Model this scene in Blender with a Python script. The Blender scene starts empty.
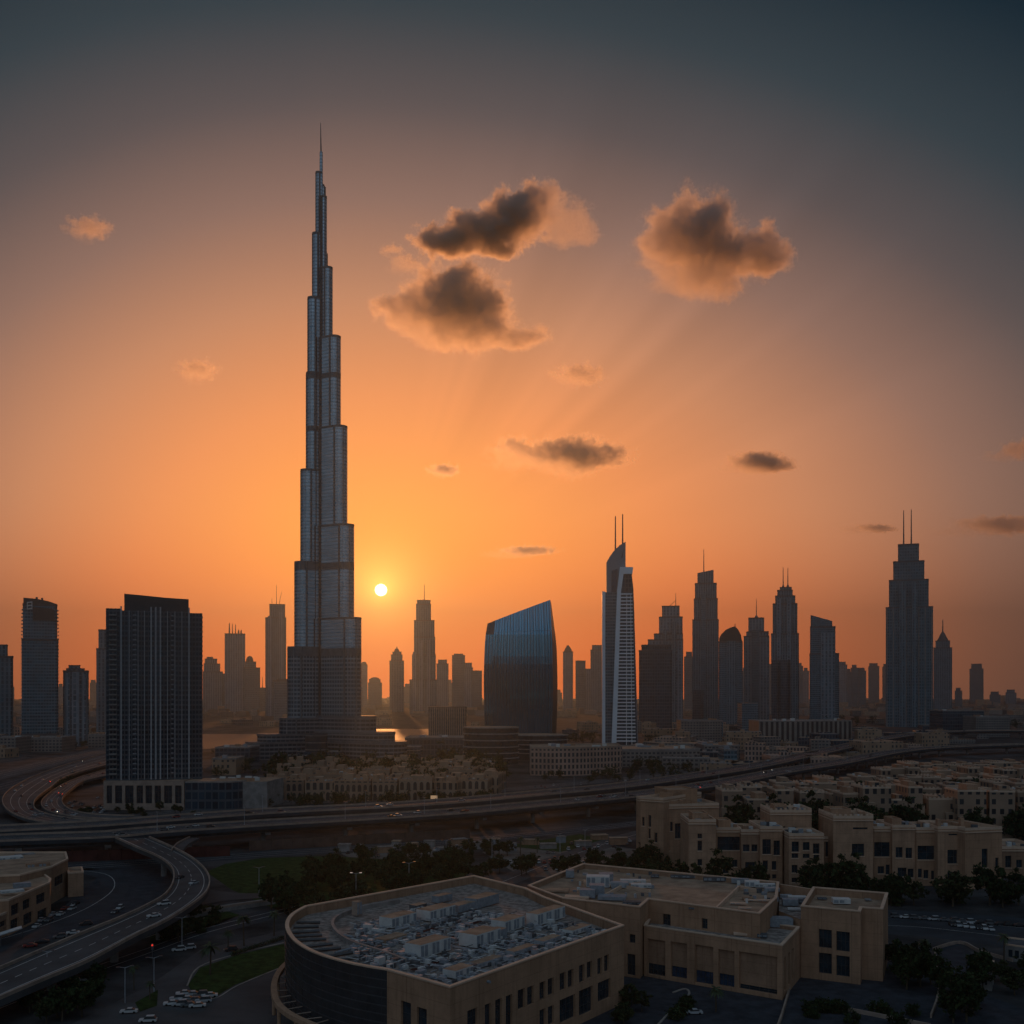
import bpy, math, random
from mathutils import Vector, noise
random.seed(11)
R = math.radians
S = bpy.context.scene
COL = S.collection
# ---------------------------------------------------------------- camera
H, F, CX, HY = 89.0, 1098.0, 512.0, 690.0      # eye height, focal length in pixels, picture centre, horizon row
cam_d = bpy.data.cameras.new('camera'); cam = bpy.data.objects.new('camera', cam_d); COL.objects.link(cam)
cam.location = (0, 0, H); cam.rotation_euler = (R(90), 0, 0)
cam_d.sensor_width = 36; cam_d.lens = F / 1024 * 36; cam_d.shift_y = (HY - 512) / 1024
cam_d.clip_start = 1; cam_d.clip_end = 60000
S.camera = cam
S.view_settings.view_transform = 'Standard'; S.view_settings.look = 'None'
S.view_settings.exposure = 0; S.view_settings.gamma = 1; S.view_settings.use_curve_mapping = False
S.cycles.max_bounces = 6; S.cycles.diffuse_bounces = 2; S.cycles.glossy_bounces = 3
S.cycles.volume_bounces = 3; S.cycles.transparent_max_bounces = 16
S.cycles.use_denoising = True
S.cycles.sample_clamp_indirect = 4
# ---------------------------------------------------------------- sky
SUN_AZ = math.atan2(381 - CX, F); SUN_EL = math.atan2(HY - 590, math.hypot(F, 381 - CX))
SDIR = Vector((math.sin(SUN_AZ) * math.cos(SUN_EL), math.cos(SUN_AZ) * math.cos(SUN_EL), math.sin(SUN_EL)))
def lin(c):
    return tuple(((v / 255) / 12.92 if v / 255 <= .04045 else ((v / 255 + .055) / 1.055) ** 2.4) for v in c)
class G:
    """tiny helper to write node graphs as expressions"""
    def __init__(s, nt): s.t = nt
    def n(s, ty, **kw):
        nd = s.t.nodes.new(ty)
        for k, v in kw.items(): setattr(nd, k, v)
        return nd
    def put(s, sock, v):
        if hasattr(v, 'is_linked') or hasattr(v, 'node'): s.t.links.new(v, sock)
        else: sock.default_value = v
    def m(s, op, a, b=None, c=None, clamp=False):
        nd = s.n('ShaderNodeMath', operation=op, use_clamp=clamp)
        s.put(nd.inputs[0], a)
        if b is not None: s.put(nd.inputs[1], b)
        if c is not None: s.put(nd.inputs[2], c)
        return nd.outputs[0]
    def vm(s, op, a, b=None):
        nd = s.n('ShaderNodeVectorMath', operation=op)
        s.put(nd.inputs[0], a)
        if b is not None: s.put(nd.inputs[1], b)
        return nd.outputs['Value'] if op in ('LENGTH', 'DOT_PRODUCT', 'DISTANCE') else nd.outputs[0]
    def mix(s, f, a, b, bt='MIX'):
        nd = s.n('ShaderNodeMix', data_type='RGBA', blend_type=bt)
        s.put(nd.inputs[0], f); s.put(nd.inputs[6], a if not isinstance(a, tuple) else (*a[:3], 1)); s.put(nd.inputs[7], b if not isinstance(b, tuple) else (*b[:3], 1))
        return nd.outputs[2]
    def sstep(s, v, a, b, o0=0., o1=1.):
        nd = s.n('ShaderNodeMapRange', interpolation_type='SMOOTHSTEP')
        s.put(nd.inputs[0], v); nd.inputs[1].default_value = a; nd.inputs[2].default_value = b
        nd.inputs[3].default_value = o0; nd.inputs[4].default_value = o1
        return nd.outputs[0]
    def ramp(s, v, pts):
        nd = s.n('ShaderNodeValToRGB'); s.put(nd.inputs[0], v)
        e = nd.color_ramp.elements
        while len(e) < len(pts): e.new(1)
        for el, (p, c) in zip(e, pts): el.position = p; el.color = (*c[:3], 1)
        return nd.outputs[0]
W = bpy.data.worlds.new('World'); S.world = W; W.use_nodes = True
W.node_tree.nodes.clear(); g = G(W.node_tree)
SKY_PTS = [(.0, (255, 166, 50)), (.045, (255, 158, 52)), (.087, (255, 158, 72)), (.168, (239, 150, 93)), (.249, (202, 140, 106)), (.326, (148, 114, 102)),
           (.398, (93, 84, 85)), (.465, (50, 64, 72)), (.55, (4, 34, 47)), (.8, (12, 34, 46)), (1.2, (64, 77, 90)), (1.7, (106, 124, 142)), (2.4, (116, 135, 153))]
dirv = g.n('ShaderNodeTexCoord').outputs['Generated']
sp = g.n('ShaderNodeSeparateXYZ'); g.put(sp.inputs[0], dirv)
az = g.m('ARCTAN2', sp.outputs[0], sp.outputs[1]); el = g.m('ARCSINE', sp.outputs[2])
daz = g.m('SUBTRACT', az, SUN_AZ)
k = g.m('ADD', .62, g.m('MULTIPLY', .18, g.m('LESS_THAN', daz, 0.)))
ad = g.m('ABSOLUTE', daz); ad = g.m('MINIMUM', ad, g.m('SUBTRACT', 2 * math.pi, ad))
dx = g.m('MULTIPLY', ad, k); dy = g.m('SUBTRACT', el, SUN_EL)
rho = g.m('SQRT', g.m('ADD', g.m('MULTIPLY', dx, dx), g.m('MULTIPLY', dy, dy)))
skyc = g.ramp(g.m('DIVIDE', rho, 2.4), [(p / 2.4, lin(c)) for p, c in SKY_PTS])
red = g.sstep(el, .17, .0)
red = g.m('MULTIPLY', red, g.sstep(rho, .52, .16))
skyc = g.mix(red, skyc, (1.14, .57, .29), 'MULTIPLY')
skyc = g.mix(g.sstep(el, .42, .02), skyc, (1.60, 1.37, 1.12), 'MULTIPLY')
skyc = g.mix(g.sstep(el, -.012, -.05), skyc, (.12, .12, .12), 'MULTIPLY')
# faint sunbeams painted into the sky colour as angular noise around the sun
pol = g.m('ARCTAN2', dy, g.m('MULTIPLY', daz, .9))
rn = g.n('ShaderNodeTexNoise', noise_dimensions='1D'); g.put(rn.inputs['W'], g.m('MULTIPLY', pol, 5.)); rn.inputs['Scale'].default_value = 1.; rn.inputs['Detail'].default_value = 2
ray = g.m('MULTIPLY', g.m('SUBTRACT', g.sstep(rn.outputs[0], .3, .7), .5), .17)
ray = g.m('MULTIPLY', g.m('MULTIPLY', ray, g.sstep(rho, .08, .2)), g.m('MULTIPLY', g.sstep(rho, .52, .3), g.m('MULTIPLY', g.sstep(pol, .25, .5), g.sstep(pol, 1.5, 1.1))))
rv = g.n('ShaderNodeCombineXYZ')
for i_ in range(3): g.put(rv.inputs[i_], g.m('ADD', 1., ray))
skyc = g.mix(1., skyc, rv.outputs[0], 'MULTIPLY')
# the sun seen through dust: a soft-edged disc with a small aureole
ang = g.m('ARCCOSINE', g.m('MINIMUM', g.vm('DOT_PRODUCT', dirv, tuple(SDIR)), 1.0))
disc = g.sstep(ang, .0060, .0016)
skyc = g.mix(1., skyc, g.mix(g.m('POWER', 2.718, g.m('MULTIPLY', ang, -13.)), (0, 0, 0), (.16, .04, .0)), 'ADD')
aur = g.m('POWER', 2.718, g.m('MULTIPLY', ang, -50.))
skyc = g.mix(1., skyc, g.mix(aur, (0, 0, 0), (2.6, 1.35, .28)), 'ADD')
skyc = g.mix(1., skyc, g.mix(disc, (0, 0, 0), (34, 31, 24)), 'ADD')
b1 = g.n('ShaderNodeBackground'); g.put(b1.inputs[0], skyc); b1.inputs[1].default_value = 1
nis = g.n('ShaderNodeTexSky', sky_type='NISHITA', sun_disc=False, sun_elevation=SUN_EL, sun_rotation=SUN_AZ, dust_density=4.)
b2 = g.n('ShaderNodeBackground'); g.put(b2.inputs[0], nis.outputs[0]); b2.inputs[1].default_value = .002
add = g.n('ShaderNodeAddShader'); g.put(add.inputs[0], b1.outputs[0]); g.put(add.inputs[1], b2.outputs[0])
g.put(g.n('ShaderNodeOutputWorld').inputs[0], add.outputs[0])
W.cycles.sampling_method = 'MANUAL'; W.cycles.sample_map_resolution = 1024
# ---------------------------------------------------------------- sun
sd = bpy.data.lights.new('sun', 'SUN'); sun = bpy.data.objects.new('sun', sd); COL.objects.link(sun)
sd.energy = 1.05; sd.angle = R(.6); sd.color = (1, .38, .115)
sun.rotation_euler = SDIR.to_track_quat('Z', 'Y').to_euler(); sun.location = (-100, 500, 900)
# ---------------------------------------------------------------- haze constants (the haze box itself follows the ground)
HAZE = dict(density=.000112, color=(.21, .285, .385), aniso=.80)

# ================================================================ helpers
def gp(px, py, z=0.):
    d = (H - z) * F / (py - HY); return ((px - CX) / F * d, d)
def wx(px, d): return (px - CX) / F * d
def wz(py, d): return H + (HY - py) / F * d
def dbase(py): return H * F / (py - HY)
ORG = {}
def tag(o, label=None, cat=None, group=None, kind=None):
    if label: o['label'] = label
    if cat: o['category'] = cat
    if group: o['group'] = group
    if kind: o['kind'] = kind
    return o
def thing(name, loc, label, cat, group=None):
    o = bpy.data.objects.new(name, None); COL.objects.link(o); o.location = loc; o.empty_display_size = 2
    ORG[o.name] = Vector(loc)
    return tag(o, label, cat, group)
class MB:
    def __init__(s): s.v = []; s.f = []; s.uv = []; s.m = []
    def face(s, pts, mat=0, uvs=None):
        i = len(s.v); s.v += [tuple(p) for p in pts]; s.f.append(tuple(range(i, i + len(pts)))); s.m.append(mat)
        if uvs is None:
            uvs = [(p[0] + p[1] * .37, p[2]) for p in pts] if abs(pts[0][2] - pts[2][2]) > .01 else [(p[0], p[1]) for p in pts]
        s.uv += uvs
    def quadw(s, a, b, z0, z1, mat=0, u0=0.):
        """vertical wall from a to b (outside on the right-hand side)"""
        L = math.hypot(b[0] - a[0], b[1] - a[1])
        za, zb = (z1 if isinstance(z1, tuple) else (z1, z1))
        s.face([(a[0], a[1], z0), (b[0], b[1], z0), (b[0], b[1], zb), (a[0], a[1], za)], mat, [(u0, z0), (u0 + L, z0), (u0 + L, zb), (u0, za)])
        return u0 + L
    def prism(s, poly, z0, z1, mat=0, top=None, bottom=False):
        u = 0.; n = len(poly)
        for i in range(n): u = s.quadw(poly[i], poly[(i + 1) % n], z0, z1, mat, u)
        s.face([(p[0], p[1], z1) for p in poly], mat if top is None else top)
        if bottom: s.face([(p[0], p[1], z0) for p in reversed(poly)], mat if top is None else top)
    def box(s, x0, y0, z0, x1, y1, z1, mat=0, top=None, rot=0., bottom=False):
        cx, cy = (x0 + x1) / 2, (y0 + y1) / 2; c, q = math.cos(rot), math.sin(rot)
        P = [(cx + (x - cx) * c - (y - cy) * q, cy + (x - cx) * q + (y - cy) * c) for x, y in ((x0, y0), (x1, y0), (x1, y1), (x0, y1))]
        s.prism(P, z0, z1, mat, top, bottom)
    def tube(s, p, q, r0, r1=None, n=8, mat=0, cap=True):
        p, q = Vector(p), Vector(q); r1 = r0 if r1 is None else r1
        a = (q - p).normalized(); t = Vector((1, 0, 0)) if abs(a.x) < .9 else Vector((0, 1, 0))
        e = a.cross(t).normalized(); f_ = a.cross(e)
        A = [p + (e * math.cos(6.28318 * i / n) + f_ * math.sin(6.28318 * i / n)) * r0 for i in range(n)]
        B = [q + (e * math.cos(6.28318 * i / n) + f_ * math.sin(6.28318 * i / n)) * r1 for i in range(n)]
        for i in range(n):
            j = (i + 1) % n; s.face([A[j], A[i], B[i], B[j]], mat, [(0, p.z), (1, p.z), (1, q.z), (0, q.z)])
        if cap: s.face(list(B)[::-1], mat); s.face(A, mat)
    def ext(s, pts, d, y0, y1, mat=0, side=None):
        """outline given as picture points at distance d, extruded as a solid from depth y0 to y1"""
        P = [(wx(a, d), wz(b, d)) for a, b in pts]; n = len(P)
        ar = sum(P[i][0] * P[(i + 1) % n][1] - P[(i + 1) % n][0] * P[i][1] for i in range(n))
        if ar < 0: P.reverse()
        s.face([(x, y0, z) for x, z in P], mat, [(x, z) for x, z in P])
        s.face([(x, y1, z) for x, z in reversed(P)], mat, [(x, z) for x, z in reversed(P)])
        for i in range(n):
            a, b = P[i], P[(i + 1) % n]
            s.face([(b[0], y0, b[1]), (a[0], y0, a[1]), (a[0], y1, a[1]), (b[0], y1, b[1])], mat if side is None else side, [(0, b[1]), (0, a[1]), (abs(y1 - y0), a[1]), (abs(y1 - y0), b[1])])
    def build(s, name, mats, parent=None, org=None):
        me = bpy.data.meshes.new(name)
        if org is None: org = ORG.get(parent.name, Vector((0, 0, 0))) if parent else Vector((0, 0, 0))
        org = Vector(org)
        me.from_pydata([(x - org.x, y - org.y, z - org.z) for x, y, z in s.v], [], s.f)
        uvl = me.uv_layers.new(name='UVMap')
        uvl.data.foreach_set('uv', [c for uv in s.uv for c in uv])
        me.polygons.foreach_set('material_index', s.m)
        for mt in (mats if isinstance(mats, (list, tuple)) else [mats]): me.materials.append(mt)
        o = bpy.data.objects.new(name, me); COL.objects.link(o); ORG[o.name] = org
        if parent: o.parent = parent
        else: o.location = org
        return o
def dup(o, loc=None, rz=None, sc=None, label=None, group=None):
    def cp(x, par):
        c = x.copy(); COL.objects.link(c)
        if par is not None: c.parent = par
        for ch in list(x.children): cp(ch, c)
        return c
    c = cp(o, None)
    if loc is not None: c.location = loc
    if rz is not None: c.rotation_euler = (0, 0, rz)
    if sc is not None: c.scale = (sc, sc, sc)
    if label: c['label'] = label
    if group: c['group'] = group
    return c
def smooth(P, n=8):
    """Catmull-Rom through 2D or 3D points"""
    P = [Vector(p) for p in P]; out = []
    for i in range(len(P) - 1):
        p0, p1, p2, p3 = P[max(i - 1, 0)], P[i], P[i + 1], P[min(i + 2, len(P) - 1)]
        for j in range(n):
            t = j / n
            out.append(.5 * ((2 * p1) + (p2 - p0) * t + (2 * p0 - 5 * p1 + 4 * p2 - p3) * t * t + (3 * p1 - p0 - 3 * p2 + p3) * t ** 3))
    return out + [P[-1]]
def offset(P, w):
    """shift a 3D polyline sideways (left of travel is positive)"""
    out = []
    for i, p in enumerate(P):
        a, b = P[max(i - 1, 0)], P[min(i + 1, len(P) - 1)]
        t = Vector((b.x - a.x, b.y - a.y, 0)).normalized()
        out.append(Vector((p.x - t.y * w, p.y + t.x * w, p.z)))
    return out
def ribbon(mb, A, B, mat=0, dz=0.):
    """sheet between polylines A (right) and B (left)"""
    for i in range(len(A) - 1):
        mb.face([(A[i].x, A[i].y, A[i].z + dz), (A[i + 1].x, A[i + 1].y, A[i + 1].z + dz), (B[i + 1].x, B[i + 1].y, B[i + 1].z + dz), (B[i].x, B[i].y, B[i].z + dz)], mat)
def strip(mb, A, B, z0, z1, mat=0):
    """solid bar between two polylines, from z0 to z1 relative to them"""
    n = len(A)
    for i in range(n - 1):
        a, b, c, d_ = A[i], A[i + 1], B[i + 1], B[i]
        mb.face([(a.x, a.y, a.z + z1), (b.x, b.y, b.z + z1), (c.x, c.y, c.z + z1), (d_.x, d_.y, d_.z + z1)], mat)
        mb.face([(d_.x, d_.y, d_.z + z0), (c.x, c.y, c.z + z0), (b.x, b.y, b.z + z0), (a.x, a.y, a.z + z0)], mat)
        mb.face([(a.x, a.y, a.z + z0), (b.x, b.y, b.z + z0), (b.x, b.y, b.z + z1), (a.x, a.y, a.z + z1)], mat)
        mb.face([(c.x, c.y, c.z + z0), (d_.x, d_.y, d_.z + z0), (d_.x, d_.y, d_.z + z1), (c.x, c.y, c.z + z1)], mat)
    for a, d_ in ((B[0], A[0]), (A[-1], B[-1])):
        mb.face([(a.x, a.y, a.z + z0), (d_.x, d_.y, d_.z + z0), (d_.x, d_.y, d_.z + z1), (a.x, a.y, a.z + z1)], mat)
def u_of(a, b, px):
    """distance along the wall a-b of the vertical line seen at picture column px"""
    k = (px - CX) / F; dx, dy = b[0] - a[0], b[1] - a[1]
    t = (k * a[1] - a[0]) / (dx - k * dy); return t * math.hypot(dx, dy)
def op_px(a, b, x0, x1, y0, y1):
    u0, u1 = u_of(a, b, x0), u_of(a, b, x1); L = math.hypot(b[0] - a[0], b[1] - a[1])
    um = (u0 + u1) / 2; d = a[1] + (b[1] - a[1]) * um / L
    return (u0, u1, wz(y1, d), wz(y0, d))
def wall(mb, a, b, z0, z1, ops, mat=0, depth=.4, matr=None):
    L = math.hypot(b[0] - a[0], b[1] - a[1]); tx, ty = (b[0] - a[0]) / L, (b[1] - a[1]) / L; nx, ny = -ty, tx   # n points inwards
    ops = [(max(.05, o[0]), min(L - .05, o[1]), max(z0 + .05, o[2]), min(z1 - .05, o[3])) for o in ops]
    ops = [o for o in ops if o[1] - o[0] > .1 and o[3] - o[2] > .1]
    us = sorted({0., L, *[o[0] for o in ops], *[o[1] for o in ops]}); vs = sorted({z0, z1, *[o[2] for o in ops], *[o[3] for o in ops]})
    P = lambda u, v, w=0.: (a[0] + tx * u + nx * w, a[1] + ty * u + ny * w, v)
    for i in range(len(us) - 1):
        for j in range(len(vs) - 1):
            um, vm_ = (us[i] + us[i + 1]) / 2, (vs[j] + vs[j + 1]) / 2
            if any(o[0] < um < o[1] and o[2] < vm_ < o[3] for o in ops): continue
            q = [(us[i], vs[j]), (us[i + 1], vs[j]), (us[i + 1], vs[j + 1]), (us[i], vs[j + 1])]
            mb.face([P(*c) for c in q], mat, q)
    mr = mat if matr is None else matr
    for (u0, u1, v0, v1) in ops:
        for (c, e) in (((u0, v0), (u1, v0)), ((u1, v0), (u1, v1)), ((u1, v1), (u0, v1)), ((u0, v1), (u0, v0))):
            mb.face([P(*c), P(*c, depth), P(*e, depth), P(*e)], mr, [(0, 0), (depth, 0), (depth, 1), (0, 1)])
    return ops
def pane(mb, a, b, op, depth, mg=0, mf=1, nx_=1, nz_=1, fr=.14):
    """glass pane set back in an opening, with a frame and glazing bars standing proud of it"""
    L = math.hypot(b[0] - a[0], b[1] - a[1]); tx, ty = (b[0] - a[0]) / L, (b[1] - a[1]) / L; nx, ny = -ty, tx
    u0, u1, v0, v1 = op
    P = lambda u, v, w: (a[0] + tx * u + nx * w, a[1] + ty * u + ny * w, v)
    mb.face([P(u0, v0, depth), P(u1, v0, depth), P(u1, v1, depth), P(u0, v1, depth)], mg, [(u0, v0), (u1, v0), (u1, v1), (u0, v1)])
    bars = [(u0, u0 + fr, v0, v1), (u1 - fr, u1, v0, v1), (u0 + fr, u1 - fr, v0, v0 + fr), (u0 + fr, u1 - fr, v1 - fr, v1)]
    for i in range(1, nx_): c = u0 + (u1 - u0) * i / nx_; bars.append((c - fr / 2, c + fr / 2, v0 + fr, v1 - fr))
    for i in range(1, nz_): c = v0 + (v1 - v0) * i / nz_; bars.append((u0 + fr, u1 - fr, c - fr / 3, c + fr / 3))
    for (p, q, r, s_) in bars:
        w0, w1 = depth - .12, depth - .005
        mb.face([P(p, r, w0), P(q, r, w0), P(q, s_, w0), P(p, s_, w0)], mf)
        for (c, e) in (((p, r), (q, r)), ((q, r), (q, s_)), ((q, s_), (p, s_)), ((p, s_), (p, r))):
            mb.face([P(*c, w1), P(*e, w1), P(*e, w0), P(*c, w0)], mf)

# ================================================================ materials
def mat(name, col, rough=.7, metal=0., noise_amt=.25, scale=.15, spec=.4, bump=0., joints=0.):
    m = bpy.data.materials.new(name); m.use_nodes = True; nt = m.node_tree; q = G(nt); b = nt.nodes['Principled BSDF']
    tc = q.n('ShaderNodeNewGeometry').outputs['Position']
    nz = q.n('ShaderNodeTexNoise'); nz.inputs['Scale'].default_value = scale; nz.inputs['Detail'].default_value = 6; nz.inputs['Roughness'].default_value = .65; q.put(nz.inputs[0], tc)
    fct = q.sstep(nz.outputs[0], .3, .7)
    c0 = tuple(v * (1 - noise_amt) for v in col); c1 = tuple(min(1, v * (1 + noise_amt)) for v in col)
    cc = q.mix(fct, c0, c1)
    if joints:      # rendered wall: rain streaks, blotches and shallow panel joints
        st = q.n('ShaderNodeTexNoise'); st.inputs['Scale'].default_value = 1.; st.inputs['Detail'].default_value = 5; q.put(st.inputs[0], q.vm('MULTIPLY', tc, (.9, .9, .07)))
        fn = q.n('ShaderNodeTexNoise'); fn.inputs['Scale'].default_value = 1.3; fn.inputs['Detail'].default_value = 5; q.put(fn.inputs[0], tc)
        cc = q.mix(q.sstep(st.outputs[0], .45, .72), cc, (.83, .82, .81), 'MULTIPLY'); cc = q.mix(q.sstep(fn.outputs[0], .5, .75), cc, (.90, .89, .88), 'MULTIPLY')
        sx = q.n('ShaderNodeSeparateXYZ'); q.put(sx.inputs[0], tc); jl = q.m('LESS_THAN', q.m('FRACT', q.m('DIVIDE', sx.outputs[2], joints)), .035)
        jv = q.m('LESS_THAN', q.m('FRACT', q.m('DIVIDE', q.m('ADD', sx.outputs[0], q.m('MULTIPLY', sx.outputs[1], .6)), joints * 1.5)), .02)
        cc = q.mix(q.m('MAXIMUM', jl, jv), cc, (.74, .73, .72), 'MULTIPLY')
    q.put(b.inputs['Base Color'], cc); b.inputs['Roughness'].default_value = rough; b.inputs['Metallic'].default_value = metal
    b.inputs['Specular IOR Level'].default_value = spec if rough < .8 else min(spec, .12)
    if bump:
        bp = q.n('ShaderNodeBump'); bp.inputs['Strength'].default_value = bump; q.put(bp.inputs['Height'], nz.outputs[0]); q.put(b.inputs['Normal'], bp.outputs[0])
    return m
def emit(name, col, s):
    m = bpy.data.materials.new(name); m.use_nodes = True; b = m.node_tree.nodes['Principled BSDF']
    b.inputs['Base Color'].default_value = (*col, 1); b.inputs['Emission Color'].default_value = (*col, 1); b.inputs['Emission Strength'].default_value = s
    m.cycles.emission_sampling = 'NONE'
    return m
def facade(name, wallc, glassc, bay=4., floor=4., fu=.6, fv=.6, wr=.6, gr=.12, gm=.0, wm=0., arch=False, fin=0., var=1., omit=0.):
    """wall with a grid of windows; UV is in metres along the wall and up it"""
    m = bpy.data.materials.new(name); m.use_nodes = True; nt = m.node_tree; q = G(nt); b = nt.nodes['Principled BSDF']
    uv = q.n('ShaderNodeUVMap').outputs[0]; sx = q.n('ShaderNodeSeparateXYZ'); q.put(sx.inputs[0], uv)
    u = q.m('DIVIDE', sx.outputs[0], bay); v = q.m('DIVIDE', sx.outputs[1], floor)
    fu_, fv_ = q.m('FRACT', u), q.m('FRACT', v)
    au = q.m('ABSOLUTE', q.m('SUBTRACT', fu_, .5)); av = q.m('ABSOLUTE', q.m('SUBTRACT', fv_, .5))
    if arch:   # round-headed opening
        up = q.m('MAXIMUM', q.m('SUBTRACT', fv_, .55), 0.)
        rr = q.m('SQRT', q.m('ADD', q.m('MULTIPLY', au, au), q.m('MULTIPLY', up, up)))
        msk = q.m('MULTIPLY', q.m('LESS_THAN', rr, fu / 2), q.m('GREATER_THAN', fv_, .06))
    else:
        msk = q.m('MULTIPLY', q.m('LESS_THAN', au, fu / 2), q.m('LESS_THAN', av, fv / 2))
    # roofs and other level faces take no windows
    geo = q.n('ShaderNodeNewGeometry'); sn = q.n('ShaderNodeSeparateXYZ'); q.put(sn.inputs[0], geo.outputs['True Normal'])
    msk = q.m('MULTIPLY', msk, q.m('LESS_THAN', q.m('ABSOLUTE', sn.outputs[2]), .5))
    cell = q.n('ShaderNodeCombineXYZ'); q.put(cell.inputs[0], q.m('FLOOR', u)); q.put(cell.inputs[1], q.m('FLOOR', v))
    wn = q.n('ShaderNodeTexWhiteNoise', noise_dimensions='3D'); q.put(wn.inputs[0], cell.outputs[0])
    gcol = q.mix(wn.outputs[0], tuple(c * (1 - .45 * var) for c in glassc), tuple(min(1, c * (1 + .5 * var)) for c in glassc))
    if omit: msk = q.m('MULTIPLY', msk, q.m('GREATER_THAN', wn.outputs[0], omit))
    nz = q.n('ShaderNodeTexNoise'); nz.inputs['Scale'].default_value = .05; nz.inputs['Detail'].default_value = 5; q.put(nz.inputs[0], geo.outputs['Position'])
    wcol = q.mix(q.sstep(nz.outputs[0], .3, .7), tuple(c * .82 for c in wallc), tuple(min(1, c * 1.15) for c in wallc))
    q.put(b.inputs['Base Color'], q.mix(msk, wcol, gcol))
    q.put(b.inputs['Roughness'], q.m('ADD', wr, q.m('MULTIPLY', msk, gr - wr)))
    q.put(b.inputs['Metallic'], q.m('ADD', wm, q.m('MULTIPLY', msk, gm - wm)))
    return m
M = {}
M['ground'] = mat('dusty_ground', (.052, .051, .052), .95, noise_amt=.85, scale=.02)
M['asphalt'] = mat('asphalt', (.046, .052, .060), .85, noise_amt=.25, scale=.08)
M['asphalt2'] = mat('worn_asphalt', (.085, .084, .086), .85, noise_amt=.25, scale=.05)
M['paving'] = mat('stone_paving', (.16, .145, .13), .9, noise_amt=.3, scale=.1)
M['bluepave'] = mat('slate_paving', (.045, .05, .06), .85, noise_amt=.35, scale=.2)
M['kerb'] = mat('kerb_stone', (.34, .29, .25), .85)
M['line'] = mat('road_paint', (.5, .5, .48), .7)
M['concrete'] = mat('concrete', (.27, .25, .235), .85, noise_amt=.25, scale=.2)
M['concrete_warm'] = mat('tan_concrete', (.36, .265, .21), .85, noise_amt=.2, scale=.2)
M['concrete_dark'] = mat('dark_concrete', (.10, .105, .11), .9)
M['lawn'] = mat('lawn_grass', (.030, .055, .014), 1., noise_amt=.5, scale=.3, spec=.1, bump=.4)
M['water'] = mat('lagoon_water', (.03, .04, .045), .5, noise_amt=.1, spec=.5)
M['beige'] = mat('beige_render', (.45, .262, .162), .9, noise_amt=.14, scale=.12, joints=3.6)
M['beige2'] = mat('sand_render', (.37, .22, .14), .9, noise_amt=.16, scale=.2, joints=3.1)
M['beige3'] = mat('buff_render', (.47, .282, .18), .9, noise_amt=.14, scale=.2, joints=4.)
M['coping'] = mat('coping_stone', (.66, .46, .33), .8, noise_amt=.1)
M['roof_sand'] = mat('sandy_roof', (.38, .26, .18), .95, noise_amt=.28, scale=.18)
M['roof_grey'] = mat('grey_roof', (.27, .235, .21), .95, noise_amt=.5, scale=.5)
M['steel'] = mat('galvanised_steel', (.36, .37, .39), .7, metal=.0, noise_amt=.15, scale=.5)
M['steel_d'] = mat('dark_machinery', (.10, .11, .12), .8, metal=.0, noise_amt=.3, scale=.6)
M['white'] = mat('white_panel', (.60, .60, .58), .75, noise_amt=.12, scale=.4)
M['louvre'] = mat('louvre_panel', (.25, .28, .31), .7, noise_amt=.2, scale=.8)
M['glass'] = mat('dark_window_glass', (.018, .034, .046), .14, noise_amt=.5, scale=.25, spec=.8)
M['blueglass'] = mat('blue_shop_glass', (.03, .055, .10), .1, noise_amt=.4, scale=.3, spec=.6)
M['frame'] = mat('window_frame', (.045, .05, .054), .6)
M['darkband'] = mat('dark_glazing_band', (.055, .06, .066), .5)
M['darkclad'] = mat('dark_cladding', (.035, .04, .046), .35, noise_amt=.2, scale=.3)
M['band'] = mat('mechanical_louvres', (.13, .135, .14), .6)
M['mast'] = mat('mast_steel', (.12, .12, .13), .5, metal=.4)
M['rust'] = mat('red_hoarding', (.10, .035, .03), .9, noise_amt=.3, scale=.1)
M['bark'] = mat('bark', (.10, .075, .05), 1.)
M['leaf'] = mat('leaves', (.028, .042, .015), .8, noise_amt=.6, scale=.35, spec=.2)
M['leaf2'] = mat('olive_leaves', (.040, .048, .019), .8, noise_amt=.6, scale=.35, spec=.2)
M['palm'] = mat('palm_leaves', (.045, .060, .025), .7, noise_amt=.4, scale=.4)
M['lamp'] = emit('lamp_glow', (1, .93, .85), .2)
M['head'] = emit('headlight_glow', (1, .93, .80), 1.6)
M['tail'] = emit('tail_light_glow', (1, .06, .03), 2.5)
M['redlight'] = emit('red_signal_glow', (1, .05, .03), .7)
# tower skins
TW = {}
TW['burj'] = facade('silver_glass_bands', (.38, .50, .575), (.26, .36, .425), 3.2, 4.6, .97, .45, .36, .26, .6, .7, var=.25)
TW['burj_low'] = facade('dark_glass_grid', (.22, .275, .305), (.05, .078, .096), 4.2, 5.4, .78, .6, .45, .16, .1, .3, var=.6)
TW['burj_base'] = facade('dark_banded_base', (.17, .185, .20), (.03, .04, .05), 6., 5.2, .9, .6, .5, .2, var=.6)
TW['main'] = facade('black_glass_grid', (.044, .07, .09), (.013, .028, .041), 2.6, 3.7, .70, .62, .5, .1)
TW['teal'] = facade('teal_glass_bands', (.090, .180, .225), (.026, .085, .118), 4., 5.0, .80, .6, .5, .1, .1)
TW['ribs'] = facade('vertical_ribs', (.115, .190, .230), (.035, .085, .112), 6.5, 7., .5, .82, .6, .15)
TW['grid'] = facade('fine_grid', (.080, .160, .200), (.028, .082, .108), 6., 7.5, .6, .6, .6, .15)
TW['bands'] = facade('horizontal_bands', (.19, .185, .185), (.03, .04, .05), 9., 7.5, .94, .5, .6, .15)
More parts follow.
